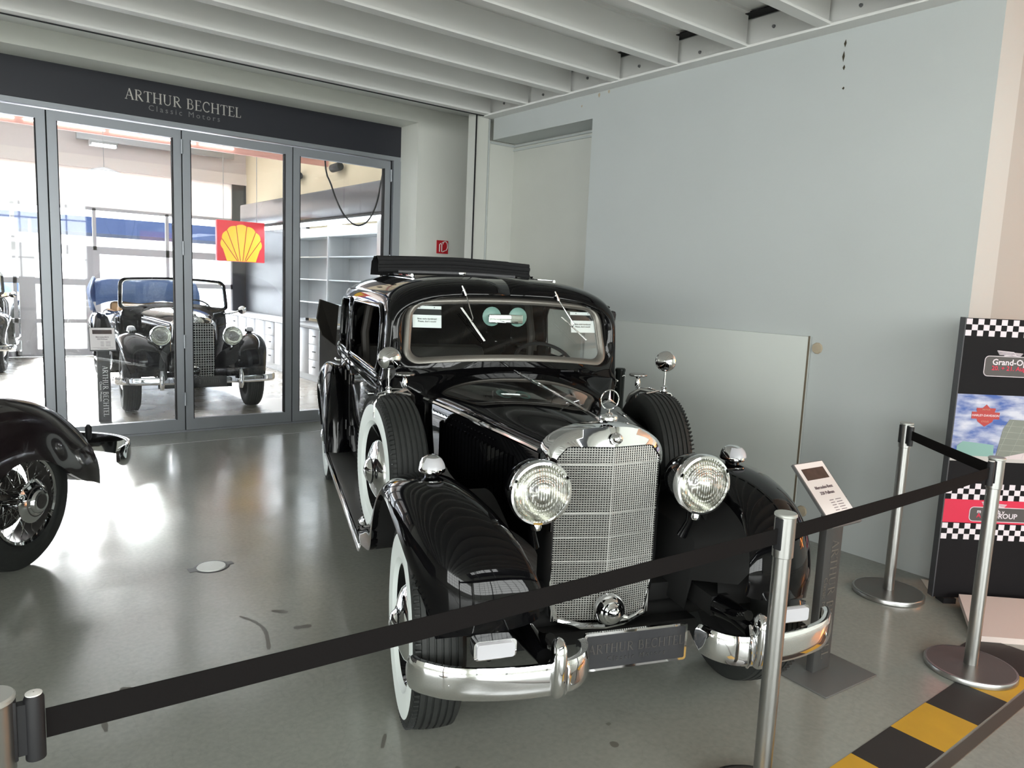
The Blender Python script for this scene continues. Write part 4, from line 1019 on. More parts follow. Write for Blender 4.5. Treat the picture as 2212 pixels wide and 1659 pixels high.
# ---------------- cabin
ZT = [(1.34, 1.605), (1.38, 1.652), (1.46, 1.685), (1.60, 1.702), (2.0, 1.715), (2.6, 1.722), (3.2, 1.712), (3.6, 1.68), (3.9, 1.62), (4.1, 1.53), (4.25, 1.40), (4.36, 1.22), (4.43, 1.02), (4.47, .8), (4.49, .6)]
WB = [(1.34, .664), (1.38, .688), (1.46, .698), (1.60, .703), (2.2, .715), (2.9, .722), (3.5, .705), (3.9, .66), (4.1, .61), (4.25, .56), (4.36, .50), (4.43, .44), (4.47, .38), (4.49, .3)]
def cab_sec(y, nl=26, nr=20):
    """half outline x>=0 from sill up to the centre of the roof"""
    zt = smooth(y, ZT); w = smooth(y, WB); z0 = .44
    zs = max(z0+.1, zt-.225); out = []
    def side(z):
        u = (z-1.12)
        x = w-.012*max(0, .75-z)/.3-.0-(.07*u*u+.03*u if u > 0 else .0)
        if 1.095 < z < 1.15: x += .012*math.sin((z-1.095)/.055*PI)   # waist moulding
        return x
    for i in range(nl): out.append((side(z0+(zs-z0)*i/nl), y, z0+(zs-z0)*i/nl))
    xs = side(zs)
    for i in range(nr+1):
        t = PI/2*i/nr; out.append((xs*math.cos(t)**.60 if i < nr else 0, y, zs+(zt-zs)*math.sin(t)**.80))
    return out
ys = list(np.concatenate([[1.34, 1.355, 1.37, 1.385, 1.40, 1.43, 1.46], np.arange(1.48, 3.98, .02), np.linspace(3.98, 4.49, 20)]))
secs = [cab_sec(y) for y in ys]
# side window outlines (y, z) rounded
WIN = [(1.46, 2.62, 1.165, 1.520, .10), (2.74, 3.38, 1.165, 1.525, .08), (3.48, 3.92, 1.18, 1.500, .08)]
def in_rr(y, z, wn):
    y0, y1, z0, z1, r = wn
    if not (y0 < y < y1 and z0 < z < z1): return False
    cy_ = min(max(y, y0+r), y1-r); cz_ = min(max(z, z0+r), z1-r)
    return (y-cy_)**2+(z-cz_)**2 < r*r or (cy_ == y) or (cz_ == z)
def shell(b):
    m, n = len(secs), len(secs[0]); k = len(b.v)
    for r in secs: b.v += [tuple(p) for p in r]
    for i in range(m-1):
        for j in range(n-1):
            c = [secs[i][j], secs[i][j+1], secs[i+1][j+1], secs[i+1][j]]
            yc = sum(p[1] for p in c)/4; zc = sum(p[2] for p in c)/4; xc = sum(p[0] for p in c)/4
            if xc > .45 and any(in_rr(yc, zc, wn) for wn in WIN): continue
            if xc < .44 and 1.85 < yc < 2.62 and zc > 1.6: continue     # sunroof opening
            b.f.append((k+i*n+j, k+i*n+j+1, k+(i+1)*n+j+1, k+(i+1)*n+j))
sh_obj = both(shell, 'body_shell', m_paint, car, ang=60)
for o in sh_obj:
    md = o.modifiers.new('thickness', 'SOLIDIFY'); md.thickness = .022; md.offset = -1 if False else 1
    # face normals point outwards: thicken inwards
    md.offset = -1
def side_x(y, z):
    s_ = cab_sec(y, 40, 24)
    best = min(s_, key=lambda p: abs(p[2]-z)+(.0 if p[0] > .3 else 9)); return best[0]
for wn in WIN:
    y0, y1, z0, z1, r = wn
    pts = rrect(y1-y0, z1-z0, r, 7, (y0+y1)/2, (z0+z1)/2)
    for s in (-1, 1):
        ring = [(s*(side_x(min(max(y, 1.36), 4.4), z)+.003), y, z) for y, z in pts]
        fr_ = MB().tube(ring, .014, 8, closed=True).obj('window_surround', m_paint, car, ang=60)
        if wn is not WIN[0]: MB().add([(x-s*.014, y, z) for x, y, z in ring], [tuple(range(len(ring)))]).obj('pane', m_wglass, fr_, smooth=False)
        if wn is WIN[0]:
            b = MB().tube([(s*(side_x(y, 1.155)+.008), y, 1.152) for y in np.linspace(1.46, 2.64, 12)], .006, 6); b.obj('window_sill_trim', m_chrome, fr_)
# door shut lines, hinges, handles
for s in (-1, 1):
    for y in (1.42, 2.68, 3.43):
        z_ = np.linspace(.48, 1.50, 18)
        MB().tube([(s*(side_x(y, z)+.0005), y, z) for z in z_], .0035, 5).obj('door_gap', m_under, car)
    for y in (2.62, 2.74):
        for z in (.62, .98, 1.2):
            MB().tube([(s*(side_x(y, z)+.01), y+.06*(1 if y > 2.7 else -1), z-.035), (s*(side_x(y, z)+.01), y+.06*(1 if y > 2.7 else -1), z+.035)], .009, 8).obj('door_hinge', m_paint, car)
    for y in (1.55, 3.33):
        MB().tube([(s*(side_x(y, 1.03)+.01), y, 1.03), (s*(side_x(y, 1.03)+.035), y, 1.03), (s*(side_x(y, 1.03)+.037), y+.11, 1.03)], .009, 8).obj('door_handle', m_chrome, car)
    for z in (1.125, 1.085):
        MB().tube([(s*(side_x(y, 1.125)+.014-(0 if z > 1.1 else .002)), y, z) for y in np.linspace(1.40, 3.95, 24)], .005, 6).obj('waist_line', m_chrome if z > 1.1 else m_paint, car)
    MB().box(s*.715-.016, s*.715+.016, 2.64, 2.71, 1.39, 1.50, ch=.008).obj('trafficator', m_paint, car)
    # roof gutter
    gp = []
    for y in np.linspace(1.44, 3.95, 26):
        sc = cab_sec(y); p_ = sc[26+5]; gp.append((s*(p_[0]+.004), y, p_[2]))
    MB().tube(gp, .006, 6).obj('roof_gutter', m_paint, car)
MB().lathe([(.001, .02), (.02, .015), (.026, 0), (.026, -.07), (.001, -.08)], axisT((.672, 1.44, 1.52), (0, -.2, 1)), 16).obj('side_marker', m_black, car)
# front face of the cabin: from the roof outline to the windscreen opening, then the cowl
NC = 25
def ws_ring(hw, z0, z1, r, y0, y1, droop=.03, n=9):
    """windscreen outline, half: bottom centre -> side -> top centre (x>=0)"""
    pts = []
    for t in np.linspace(0, 1, n)[:-1]: pts.append(((hw-r)*t, z0))
    for i in range(7):
        a = -PI/2+PI/2*i/6; pts.append((hw-r+r*math.cos(a), z0+r+r*math.sin(a)))
    for t in np.linspace(0, 1, 5)[1:-1]: pts.append((hw-.014*t, z0+r+(z1-z0-2*r*1.15)*t))
    r2 = r*1.3
    for i in range(8):
        a = PI/2*i/7; pts.append((hw-.014-r2+r2*math.cos(a), z1-r2+r2*math.sin(a)))
    for t in np.linspace(1, 0, n)[1:]: pts.append(((hw-.014-r2)*t, z1))
    out = []
    for x, z in pts:
        u = (z-z0)/(z1-z0); z2 = z-droop*(x/hw)**2*(1-.0*u)
        out.append((x, y0+(y1-y0)*u+.055*(x/hw)**2, z2))
    return out
WSo = ws_ring(.592, 1.250, 1.592, .08, 1.258, 1.352)
WSi = ws_ring(.550, 1.286, 1.560, .055, 1.266, 1.345)
nW = len(WSo)
def resample(pts, n):
    P = np.array(pts); d = np.r_[0, np.cumsum(np.linalg.norm(np.diff(P, axis=0), axis=1))]; t = np.linspace(0, d[-1], n)
    return [tuple(np.interp(v, d, P[:, k]) for k in range(3)) for v in t]
# outline of the cabin front matched point by point: start bottom centre of face, up the side, to roof centre
first = cab_sec(1.34, 26, 20)
face_out = [(x, 1.315, 1.02) for x in np.linspace(0, .60, 8)]+[(p[0], p[1], p[2]) for p in first if p[2] > 1.04]
def by_angle(target, ring, c=(0, 1.39)):
    """for every ring point find the target outline point at the same angle about c"""
    T_ = np.array(resample(target, 400)); out = []
    ang = np.arctan2(T_[:, 2]-c[1], T_[:, 0]-c[0]*0+1e-9)
    for p in ring:
        a = math.atan2((p[2]-c[1])*1.0, p[0]+1e-9); k = int(np.argmin(np.abs(ang-a))); out.append(tuple(T_[k]))
    out[0] = (0, target[0][1], target[0][2]); out[-1] = tuple(target[-1]); return out
def face(b):
    O = by_angle(face_out, WSo); rows = []
    for t in (0, .12, .3, .5, .7, .85, 1.0):
        row = []
        for o_, i_ in zip(O, WSo):
            o_ = np.array(o_); i_ = np.array(i_); p_ = o_+(i_-o_)*t
            bulge = .028*math.sin(PI*min(1, t*.9+.1))*(1 if i_[2] > 1.3 else .5)
            p_[1] -= bulge if t < 1 else 0
            row.append(tuple(p_))
        rows.append(row)
    b.grid(rows)
both(face, 'windscreen_surround', m_paint, car, ang=75)
def wsf(b):
    rows = []
    for o_, i_ in zip(WSo, WSi):
        o_ = np.array(o_); i_ = np.array(i_)
        rows.append([tuple(o_+[0, .004, 0]), tuple(o_+(i_-o_)*.1+[0, -.012, 0]), tuple(o_+(i_-o_)*.5+[0, -.017, 0]), tuple(o_+(i_-o_)*.85+[0, -.010, 0]), tuple(i_+[0, .010, 0])])
    b.grid(rows)
both(wsf, 'windscreen_frame', m_wsf, car, ang=60)
V = [(x, y+.006, z) for x, y, z in WSi]+[(-x, y+.006, z) for x, y, z in WSi[::-1][1:-1]]
b = MB()
L_ = [(x, y+.006, z) for x, y, z in WSi]
cols = []
for p_ in [L_]:
    lo = p_[:len(p_)//2+1]; hi = p_[len(p_)//2:][::-1]
    lo = resample(lo, 14); hi = resample(hi, 14)
    for a_, c_ in zip(lo, hi): cols.append([tuple(np.array(a_)+(np.array(c_)-np.array(a_))*t) for t in np.linspace(0, 1, 5)])
b.grid(cols); bm_ = mir(b); b.add(bm_.v, bm_.f)
b.obj('windscreen_pane', m_wglass, car)
# cowl between bonnet and windscreen
def cowl(b):
    base, xh, zh, zt = hood_sec(1.2, 12)
    base = base+[(xh+.002, 1.2, zh-.02), (xh+.006, 1.2, zh-.12), (xh-.0, 1.2, zh-.3), (xh-.03, 1.2, .60), (xh-.05, 1.2, .44)]
    tgt = []
    for x, y, z in base:
        if z >= zh-.001: tgt.append((x/xh*.64 if x else 0, 1.318-.0*(1-x/xh), 1.240-.09*(x/xh)**2.2))
        else: tgt.append((.668+(0 if z > .9 else -.008), 1.37, z-.02 if z > .5 else .44))
    rows = []
    for t in np.linspace(0, 1, 10):
        e = t*t*(3-2*t); row = []
        for p_, q_ in zip(base, tgt):
            row.append((p_[0]+(q_[0]-p_[0])*(t*.65+e*.35), p_[1]+(q_[1]-p_[1])*t, p_[2]+(q_[2]-p_[2])*(e*.6+t*.4)))
        rows.append(row)
    b.grid(rows)
both(cowl, 'cowl', m_paint, car, ang=60)
MB().box(.28, .36, 1.235, 1.25, 1.196, 1.206, ch=.003).obj('cowl_badge', m_black, car)
# wipers hanging from above the windscreen
for i, (px_, tip0, tip1, mid) in enumerate((((-.27, 1.345, 1.625), (-.295, 1.285, 1.535), (-.165, 1.262, 1.36), (-.235, 1.27, 1.46)), ((.268, 1.345, 1.615), (.285, 1.285, 1.50), (.44, 1.272, 1.375), (.35, 1.272, 1.445)))):
    wp = MB().lathe([(.001, .02), (.008, .018), (.011, 0)], axisT(px_, (0, -1, .2)), 12)
    wp.tube([(px_[0]-.01, px_[1]-.016, px_[2]+.025), (px_[0]+.012, px_[1]-.024, px_[2]-.025)], [.004, .009], 8)
    wo = wp.obj('wiper_motor', m_chrome, car)
    MB().tube([(px_[0]+.01, px_[1]-.026, px_[2]-.02), (mid[0], mid[1]-.02, mid[2]+.02), mid], [.0035, .003, .0025], 6).obj('wiper_arm', m_chrome, wo)
    b = MB(); b.tube([tip0, ((tip0[0]+tip1[0])/2, (tip0[1]+tip1[1])/2-.004, (tip0[2]+tip1[2])/2), tip1], .0032, 6)
    b.tube([(tip0[0]+.008, tip0[1]+.008, tip0[2]+.0), (tip1[0]+.008, tip1[1]+.008, tip1[2])], .0028, 6)
    b.obj('wiper_blade', m_chrome, wo)
# signs behind the windscreen (hang inside, each a thing lying on the glass)
def ws_sign(xc, zc, label):
    ru = (zc-1.286)/(1.560-1.286); yy = 1.268+.077*ru+.055*(xc/.556)**2+.03
    W = lambda p: (Matrix.Translation(CO) @ Matrix.Rotation(-CA, 4, 'Z')) @ Vector(p)
    slope = math.atan2(.11*xc/.556, .556)*1.0
    Tl = Matrix.Translation(CO) @ Matrix.Rotation(-CA, 4, 'Z') @ Matrix.Translation((xc, yy, zc)) @ Matrix.Rotation(math.atan(.2*xc), 4, 'Z') @ Matrix.Rotation(-.24, 4, 'X')
    o = MB().box(-.078, .078, 0, .0015, -.062, .058, Tl).obj('do_not_touch_card', mat('card_white', (.95, .97, 1.0), .6), smooth=False)
    MB().box(-.078, .078, -.0012, 0, .008, .040, Tl).obj('black_band', m_black, o, smooth=False)
    b = MB(); V, F = text_geo('Bitte nicht berühren!', .0125, Tl @ Matrix.Translation((0, -.001, -.014)), thick=.0003, bold=.01); b.add(V, F)
    V, F = text_geo("Please, don't touch!", .0125, Tl @ Matrix.Translation((0, -.001, -.028)), thick=.0003, bold=.01); b.add(V, F)
    b.obj('lettering', m_under, o, smooth=False)
    b = MB()
    for dx in (-.04, .04): b.lathe([(.001, .001), (.003, 0)], Tl @ Matrix.Translation((dx, -.001, .05)) @ axisT((0, 0, 0), (0, -1, 0)), 8)
    b.obj('eyelet', m_under, o)
    return tag(o, label, 'card')
ws_sign(-.455, 1.478, 'white card with black band behind the left half of the saloon windscreen')
ws_sign(.462, 1.470, 'white card with black band behind the right half of the saloon windscreen')
# interior
b = MB()
b.box(-.60, .60, 1.45, 4.2, .46, .50); b.obj('interior_floor', m_int, car, smooth=False)
for y, nm in ((2.25, 'front_seat'), (3.55, 'rear_seat')):
    b = MB(); b.box(-.56, .56, y-.30, y+.22, .62, .84, ch=.05); b.box(-.56, .56, y+.12, y+.30, .7, 1.13, ch=.06); b.obj(nm, m_int, car)
b = MB().box(-.60, .60, 1.36, 1.46, .98, 1.20, ch=.02); b.obj('dashboard', mat('dash_wood', (.05, .025, .012), .3), car)
c0 = Vector((.345, 1.66, 1.195)); TT = axisT(c0, (0, -.62, .8))
b = MB(); b.tube([TT @ Vector((.185*math.cos(a), .185*math.sin(a), 0)) for a in np.linspace(0, 2*PI, 40)[:-1]], .011, 8, closed=True)
for a in (.5, 2.64, 4.71): b.tube([TT @ Vector((.02*math.cos(a), .02*math.sin(a), 0)), TT @ Vector((.18*math.cos(a), .18*math.sin(a), 0))], .007, 6)
b.lathe([(.001, .02), (.03, .015), (.035, 0), (.02, -.03), (.02, -.45)], TT, 16); b.obj('steering_wheel', m_black, car)
MB().box(-.10, .10, 1.40, 1.41, 1.45, 1.50, ch=.004).obj('interior_mirror', m_chrome, car)
for x in (-.07, .085):
    MB().lathe([(.001, .004), (.05, .003), (.055, 0)], axisT((x, 1.45, 1.485), (0, -1, 0)), 20).obj('sun_visor', mat('green_visor', (.25, .42, .38), .3), car)
for s in (-1, 1):
    MB().tube([(s*.60, 2.68, .9), (s*.62, 2.68, 1.3), (s*.58, 2.68, 1.55)], .03, 8).obj('door_pillar', m_int, car)
# sliding roof folded back
m_can = mat('black_canvas', (.012, .012, .013), .85, bump=(90, .4, .003))
b = MB(); rows = []
for k in range(7):
    yk = 2.60+k*.06
    rows.append([(x, yk-.02*math.cos(3*x), 1.715+(.118 if k % 2 == 0 else .095)*(1 if x < .44 else max(.25, 1-(x-.44)*5))+.012*math.cos(x*3)-(.035 if k in (0, 6) else 0)) for x in np.linspace(-.545, .577, 30)])
rows = [[(x, 2.58, 1.735) for x in np.linspace(-.545, .577, 30)]]+rows+[[(x, 3.02, 1.70) for x in np.linspace(-.545, .577, 30)]]
b.grid(rows); b.obj('folded_canvas_roof', m_can, car, ang=50)
b = MB()
for dz, dy in ((0, 0), (.024, .012), (.048, .0), (.072, .014)): b.tube([(x, 2.565+dy-.01*math.cos(3*x), 1.745+dz+.01*math.cos(3*x)-.02*abs(x)) for x in np.linspace(-.55, .54, 16)], .016, 8)
b.obj('canvas_fold', m_can, car)
MB().tube([(x, 2.535, 1.722+.010*math.cos(3*x)) for x in np.linspace(-.42, .42, 12)], .012, 6).obj('roof_bow', mat('bow_grey', (.09, .09, .095), .5), car)
MB().box(-.0, .05, 2.51, 2.53, 1.722, 1.742, ch=.003).obj('latch', m_chrome, car)
for s in (-1, 1):
    MB().tube([(s*.455, y, smooth(y, ZT)-.012) for y in np.linspace(1.85, 2.7, 14)], .010, 8).obj('roof_rail', m_chrome, car)
MB().tube([(x, 1.84, 1.70-.03*x*x) for x in np.linspace(-.44, .44, 12)], .008, 8).obj('roof_sill', m_wsf, car)
MB().tube([(x, 2.62, 1.72-.03*x*x) for x in np.linspace(-.44, .44, 12)], .03, 8).obj('roof_sill', m_can, car)
# open rear quarter flap on the left
b = MB(); b.add([(-.70, 3.75, 1.44), (-.86, 3.60, 1.49), (-.885, 3.56, 1.34), (-.84, 3.62, 1.20), (-.72, 3.78, 1.10), (-.705, 3.75, 1.44), ], [(0, 1, 2, 3, 4)])
o = b.obj('quarter_flap', m_int, car, smooth=False); md = o.modifiers.new('t', 'SOLIDIFY'); md.thickness = .012
# tail lamp and rear bumper
chb = MB(); chrome_bar(chb, [(-.8, 4.45, .42), (-.5, 4.62, .42), (0, 4.66, .42), (.5, 4.62, .42), (.8, 4.45, .42)][::-1], .09, .02); chb.obj('rear_bumper', m_chrome, car)
# ================================================================ convertible in the showroom
cv = thing('vintage_convertible_car', 'black vintage convertible with folded blue hood standing in the bright showroom', 'car', (2.515, 9.53, 0), -math.radians(4.2))
front_end(cv, bumper_full=True, fine=False, hlx=.405, hlz=.905)
both(lambda b: fender_grid(b, RF, 4), 'rear_fender', m_paint, cv, ang=60)
for s in (-1, 1): wheel(cv, s*.70, 3.62, .375, s, ww=False)
b = MB(); chrome_bar(b, cr([(.90, -.10, .40), (.86, -.24, .40), (.70, -.33, .40), (.35, -.38, .40), (0, -.39, .40), (-.35, -.38, .40), (-.70, -.33, .40), (-.86, -.24, .40), (-.90, -.10, .40)], 4)[::-1], .085, .024)
bu = b.obj('bumper', m_chrome, cv, ang=50)
for s in (-1, 1):
    MB().tube([(s*.44, -.42, .30), (s*.44, -.425, .34), (s*.44, -.425, .46), (s*.44, -.41, .52)], [.02, .03, .03, .02], 10).obj('overrider', m_chrome, bu)
pl = MB().box(-.27, .27, -.435, -.42, .33, .45, ch=.004).obj('number_plate', mat('plate_dark2', (.02, .02, .022), .4), cv)
V, F = roman('ARTHUR BECHTEL', .036, Matrix.Translation((0, -.437, .39))); MB().add(V, F).obj('plate_lettering', fm, pl, smooth=False)
MB().lathe([(.001, .03), (.05, .025), (.075, 0), (.078, -.02), (.001, -.03)], axisT((-.03, -.09, .47), (0, -1, 0)), 24).obj('horn', m_chrome, cv)
MB().lathe([(.001, .03), (.02, .026), (.03, .01), (.034, 0)], Matrix.Translation((0, .03, 1.135)), 18).obj('filler_cap', m_chrome, cv)
# tub
def tub(b):
    rows = []
    for y, w_, zt in ((1.2, .50, 1.08), (1.32, .64, 1.12), (1.5, .675, 1.12), (2.2, .70, 1.07), (2.9, .71, 1.05), (3.5, .70, 1.04), (3.9, .66, 1.0), (4.2, .58, .9), (4.4, .46, .7), (4.45, .4, .5)):
        rows.append([(w_-.06, y, .44), (w_-.02, y, .6), (w_, y, .8), (w_, y, zt-.1), (w_-.02, y, zt-.02), (w_-.05, y, zt), (w_-.08, y, zt-.02), (w_-.09, y, zt-.2)])
    b.grid(rows)
both(tub, 'body_side', m_paint, cv, ang=60)
MB().grid([[(x, 3.55+.0*x, 1.02-.0*x*x) for x in np.linspace(-.66, .66, 12)], [(x, 3.9, 1.02-.10*x*x) for x in np.linspace(-.62, .62, 12)], [(x, 4.25, .88-.15*x*x) for x in np.linspace(-.55, .55, 12)], [(x, 4.46, .5) for x in np.linspace(-.42, .42, 12)]]).obj('boot_lid', m_paint, cv, ang=60)
both(cowl, 'cowl', m_paint, cv, ang=60)
fo = [(x, y+.02, z*1.0-.02 if z > 1.3 else z-.03) for x, y, z in ws_ring(.69, 1.20, 1.60, .07, 1.27, 1.38, droop=.03)]
fi = [(x, y+.02, z*1.0-.02 if z > 1.3 else z-.03) for x, y, z in ws_ring(.645, 1.235, 1.565, .05, 1.28, 1.37, droop=.03)]
def wf2(b): b.grid([[tuple(np.array(o_)+[0, .015, 0]), tuple(np.array(o_)+[0, -.012, 0]), tuple(np.array(i_)+[0, -.012, 0]), tuple(np.array(i_)+[0, .015, 0])] for o_, i_ in zip(fo, fi)])
both(wf2, 'windscreen_frame', m_paint, cv, ang=60)
MB().tube([(x, y-.016, z) for x, y, z in fi]+[(-x, y-.016, z) for x, y, z in fi[::-1][1:-1]], .006, 6, closed=True).obj('windscreen_trim', m_chrome, cv)
b = MB(); lo = resample(fi[:len(fi)//2+1], 12); hi = resample(fi[len(fi)//2:][::-1], 12)
b.grid([[tuple(np.array(a_)+(np.array(c_)-np.array(a_))*t) for t in np.linspace(0, 1, 4)] for a_, c_ in zip(lo, hi)]); q = mir(b); b.add(q.v, q.f); b.obj('windscreen_pane', m_wglass, cv)
for y, nm in ((2.35, 'front_seat'), (3.35, 'rear_seat')):
    b = MB(); b.box(-.58, .58, y-.30, y+.22, .50, .78, ch=.05); b.box(-.58, .58, y+.12, y+.30, .6, 1.16, ch=.06); b.obj(nm, m_tanl, cv)
both(lambda b: b.box(.58, .64, 1.5, 3.6, .6, 1.05, ch=.02), 'door_card', m_tanl, cv)
c0 = Vector((.345, 1.72, 1.15)); TT = axisT(c0, (0, -.62, .8))
b = MB(); b.tube([TT @ Vector((.19*math.cos(a), .19*math.sin(a), 0)) for a in np.linspace(0, 2*PI, 40)[:-1]], .011, 8, closed=True)
for a in (.5, 2.64, 4.71): b.tube([TT @ Vector((0, 0, 0)), TT @ Vector((.18*math.cos(a), .18*math.sin(a), 0))], .007, 6)
b.obj('steering_wheel', m_black, cv)
m_blue = mat('blue_hood_cloth', (.07, .12, .26), .85, bump=(14, .6, .02))
b = MB(); rows = []
for k in range(9):
    a = PI*k/8
    rows.append([(x, 3.85-.42*math.cos(a)+.03*math.sin(7*x+k), 1.16+.36*math.sin(a)**.7-.06*(x/.8)**4+.02*math.sin(9*x+2*k)) for x in np.linspace(-.78, .72, 26)])
b.grid(rows); b.obj('folded_hood', m_blue, cv, ang=80)
b = MB(); rows = []
for k in range(7):
    rows.append([(-.78-.07*math.sin(t*3)-.012*math.sin(k*2.3+t*6), 3.45+k*.12, 1.50-.5*t+.04*math.sin(k*1.7)) for t in np.linspace(0, 1, 9)])
b.grid(rows); o = b.obj('hood_flap', m_blue, cv, ang=80); md = o.modifiers.new('t', 'SOLIDIFY'); md.thickness = .01
MB().tube([(.60, 1.30, 1.10), (.72, 1.15, 1.13), (.80, 1.10, 1.16)], .012, 8).obj('mirror_arm', m_chrome, cv)
MB().lathe([(.001, .03), (.03, .02), (.055, 0), (.001, -.004)], axisT((.82, 1.08, 1.17), (-.2, -1, .1)), 24).obj('mirror', m_chrome, cv)
for s in (-1, 1):
    MB().tube([(s*.712, 1.6, .95), (s*.725, 1.6, .95), (s*.728, 1.72, .95)], .009, 8).obj('door_handle', m_chrome, cv)
# a second dark car deeper in the showroom, left edge
c2 = dup(cv, loc=(.10, 14.0, 0), rz=math.radians(-8), label='dark vintage car far back in the showroom at the left edge')
c2.name = 'vintage_car'

# ================================================================ car at the left edge with wire wheels
lc = thing('vintage_roadster_car', 'dark vintage car at the left edge with chrome wire wheel and long fender', 'car', (.35, 4.71, 0), -math.radians(40))
m_paint2 = mat('dark_brown_paint', (.016, .011, .012), .16, coat=1.0)
wheel(lc, -.085, .015, .385, 1, R=.385, rw=.30, wt=.18, ww=False, wire=True)
LFK = [((-.34, .645, .33), (-.05, .70, .31), (.015, .665, .306)),
 ((-.34, .635, .44), (-.05, .71, .45), (.03, .60, .335)),
 ((-.34, .56, .56), (-.05, .64, .58), (.04, .48, .375)),
 ((-.34, .42, .69), (-.05, .49, .722), (.045, .345, .45)),
 ((-.34, .27, .80), (-.05, .30, .848), (.05, .22, .535)),
 ((-.34, .09, .88), (-.05, .09, .930), (.05, .07, .60)),
 ((-.34, -.15, .92), (-.05, -.15, .972), (.05, -.12, .615)),
 ((-.34, -.40, .89), (-.05, -.40, .94), (.05, -.30, .54)),
 ((-.34, -.65, .77), (-.05, -.65, .82), (.05, -.42, .42)),
 ((-.34, -.90, .56), (-.05, -.90, .60), (.05, -.52, .33))]
MB_ = MB(); fender_grid(MB_, LFK, 7); MB_.obj('fender', m_paint2, lc, ang=60)
b = MB(); b.tube([(-.05, y, z) for y, z in ((.62, .52), (.50, .66), (.36, .78), (.2, .86), (.05, .905), (-.15, .93))], [.004, .006, .006, .006, .005, .003], 6).obj('fender_crease', m_paint2, lc)
MB_ = MB(); fender_grid(MB_, [(tuple(np.array(i)*[-1, 1, 1]+[-1.62, 0, 0]), tuple(np.array(c)*[-1, 1, 1]+[-1.62, 0, 0]), tuple(np.array(o)*[-1, 1, 1]+[-1.62, 0, 0])) for i, c, o in LFK], 4); MB_.obj('fender', m_paint2, lc, ang=60)
wheel(lc, -1.54, 0, .372, -1, R=.378, rw=.30, wt=.18, ww=False, wire=False)
b = MB(); rows = []
for y, zt, hw_ in ((-2.6, 1.1, .55), (-1.6, 1.18, .60), (-.8, 1.18, .60), (-.3, 1.16, .56), (0, 1.10, .50), (.2, .98, .44), (.36, .82, .36), (.46, .60, .28), (.48, .42, .22)):
    rows.append([(-.81+hw_*math.cos(a)*abs(math.cos(a))**-.35 if abs(math.cos(a)) > .01 else -.81, y, .40+(zt-.40)*math.sin(a)**.7) for a in np.linspace(.0, PI, 24)])
b.grid(rows); b.obj('body', m_paint2, lc, ang=60)
b = MB(); chrome_bar(b, cr([(.13, .66, .485), (.13, .76, .49), (.07, .86, .50), (-.10, .92, .51), (-.45, .95, .51), (-.81, .96, .51), (-1.2, .95, .51), (-1.55, .90, .51), (-1.7, .8, .5)], 4), .13, .024)
bu = b.obj('bumper', m_chrome, lc, ang=50)
MB().tube([(-.20, .90, .53), (-.20, .905, .55), (-.20, .905, .615), (-.20, .90, .63)], [.014, .02, .02, .012], 10).obj('overrider', m_black, bu)
MB().tube([(-.30, .5, .46), (-.30, .92, .50)], .02, 8).obj('bracket', m_black, bu)
MB().tube([(-.81, -2.4, .35), (-.81, .3, .35)], .06, 8).obj('chassis', m_under, lc)
for s in (-.10, -1.52): MB().tube([(-.81, 0, .372), (s, 0, .372)], .03, 8).obj('axle', m_under, lc)
MB().tube([(-.56, .12, 1.04), (-.5, .22, .97), (-.44, .26, .90)], .008, 6).obj('body_moulding', m_chrome, lc)

# ================================================================ slim black post behind the saloon
pp = thing('slim_black_post', 'slim black post with rounded top standing between the saloon and the white wall', 'post', (3.84, 3.672, 0))
MB().lathe([(.001, 1.118), (.030, 1.117), (.037, 1.11), (.037, 1.095), (.034, 1.09), (.034, .02), (.001, .02)], None, 24).obj('pole', mat('post_black', (.012, .014, .013), .22), pp)
MB().lathe([(.14, .0), (.14, .012), (.03, .025)], None, 32).obj('base', m_black, pp)
MB().tube([(-.014, -.036, 1.062), (-.0, -.039, 1.07), (.014, -.036, 1.064)], .0025, 6).obj('mark', m_print, pp)

# ================================================================ black display board at the right
bn = thing('display_board', 'black display board with checkered bands and a sky picture at the right edge', 'display board', (4.374, 1.672, 0), -math.radians(37.7))
bw = 1.05
MB().box(0, bw, .0, .045, 0.03, 1.595).obj('panel', mat('board_black', (.006, .005, .006), .6, spec=.2), bn, smooth=False)
MB().box(-.006, 0, -.002, .047, .03, 1.598).obj('edge', mat('board_edge', (.05, .05, .055), .4), bn, smooth=False)
MB().box(.05, .12, -.02, .06, 0, .03).obj('foot', m_black, bn); MB().box(bw-.12, bw-.05, -.02, .06, 0, .03).obj('foot', m_black, bn)
m_ck = mat('check_white', (.72, .64, .68), .5); m_rd = mat('check_red', (.62, .02, .06), .45)
def checks(ztop, rows_, start, cw=.0315, ch=.0305):
    b = MB(); n = int(bw/cw)
    for r in range(rows_):
        for c in range(n):
            if (c+r+start) % 2 == 0: b.box(c*cw+.002, (c+1)*cw+.002, -.0012, 0, ztop-(r+1)*ch, ztop-r*ch)
    o = b.obj('checker_band', m_ck, bn, smooth=False); return stuff(o)
checks(1.592, 3, 0); checks(.690, 3, 1); checks(.462, 3, 0)
MB().box(0, bw, -.001, 0, .466, .598).obj('red_band', m_rd, bn, smooth=False)
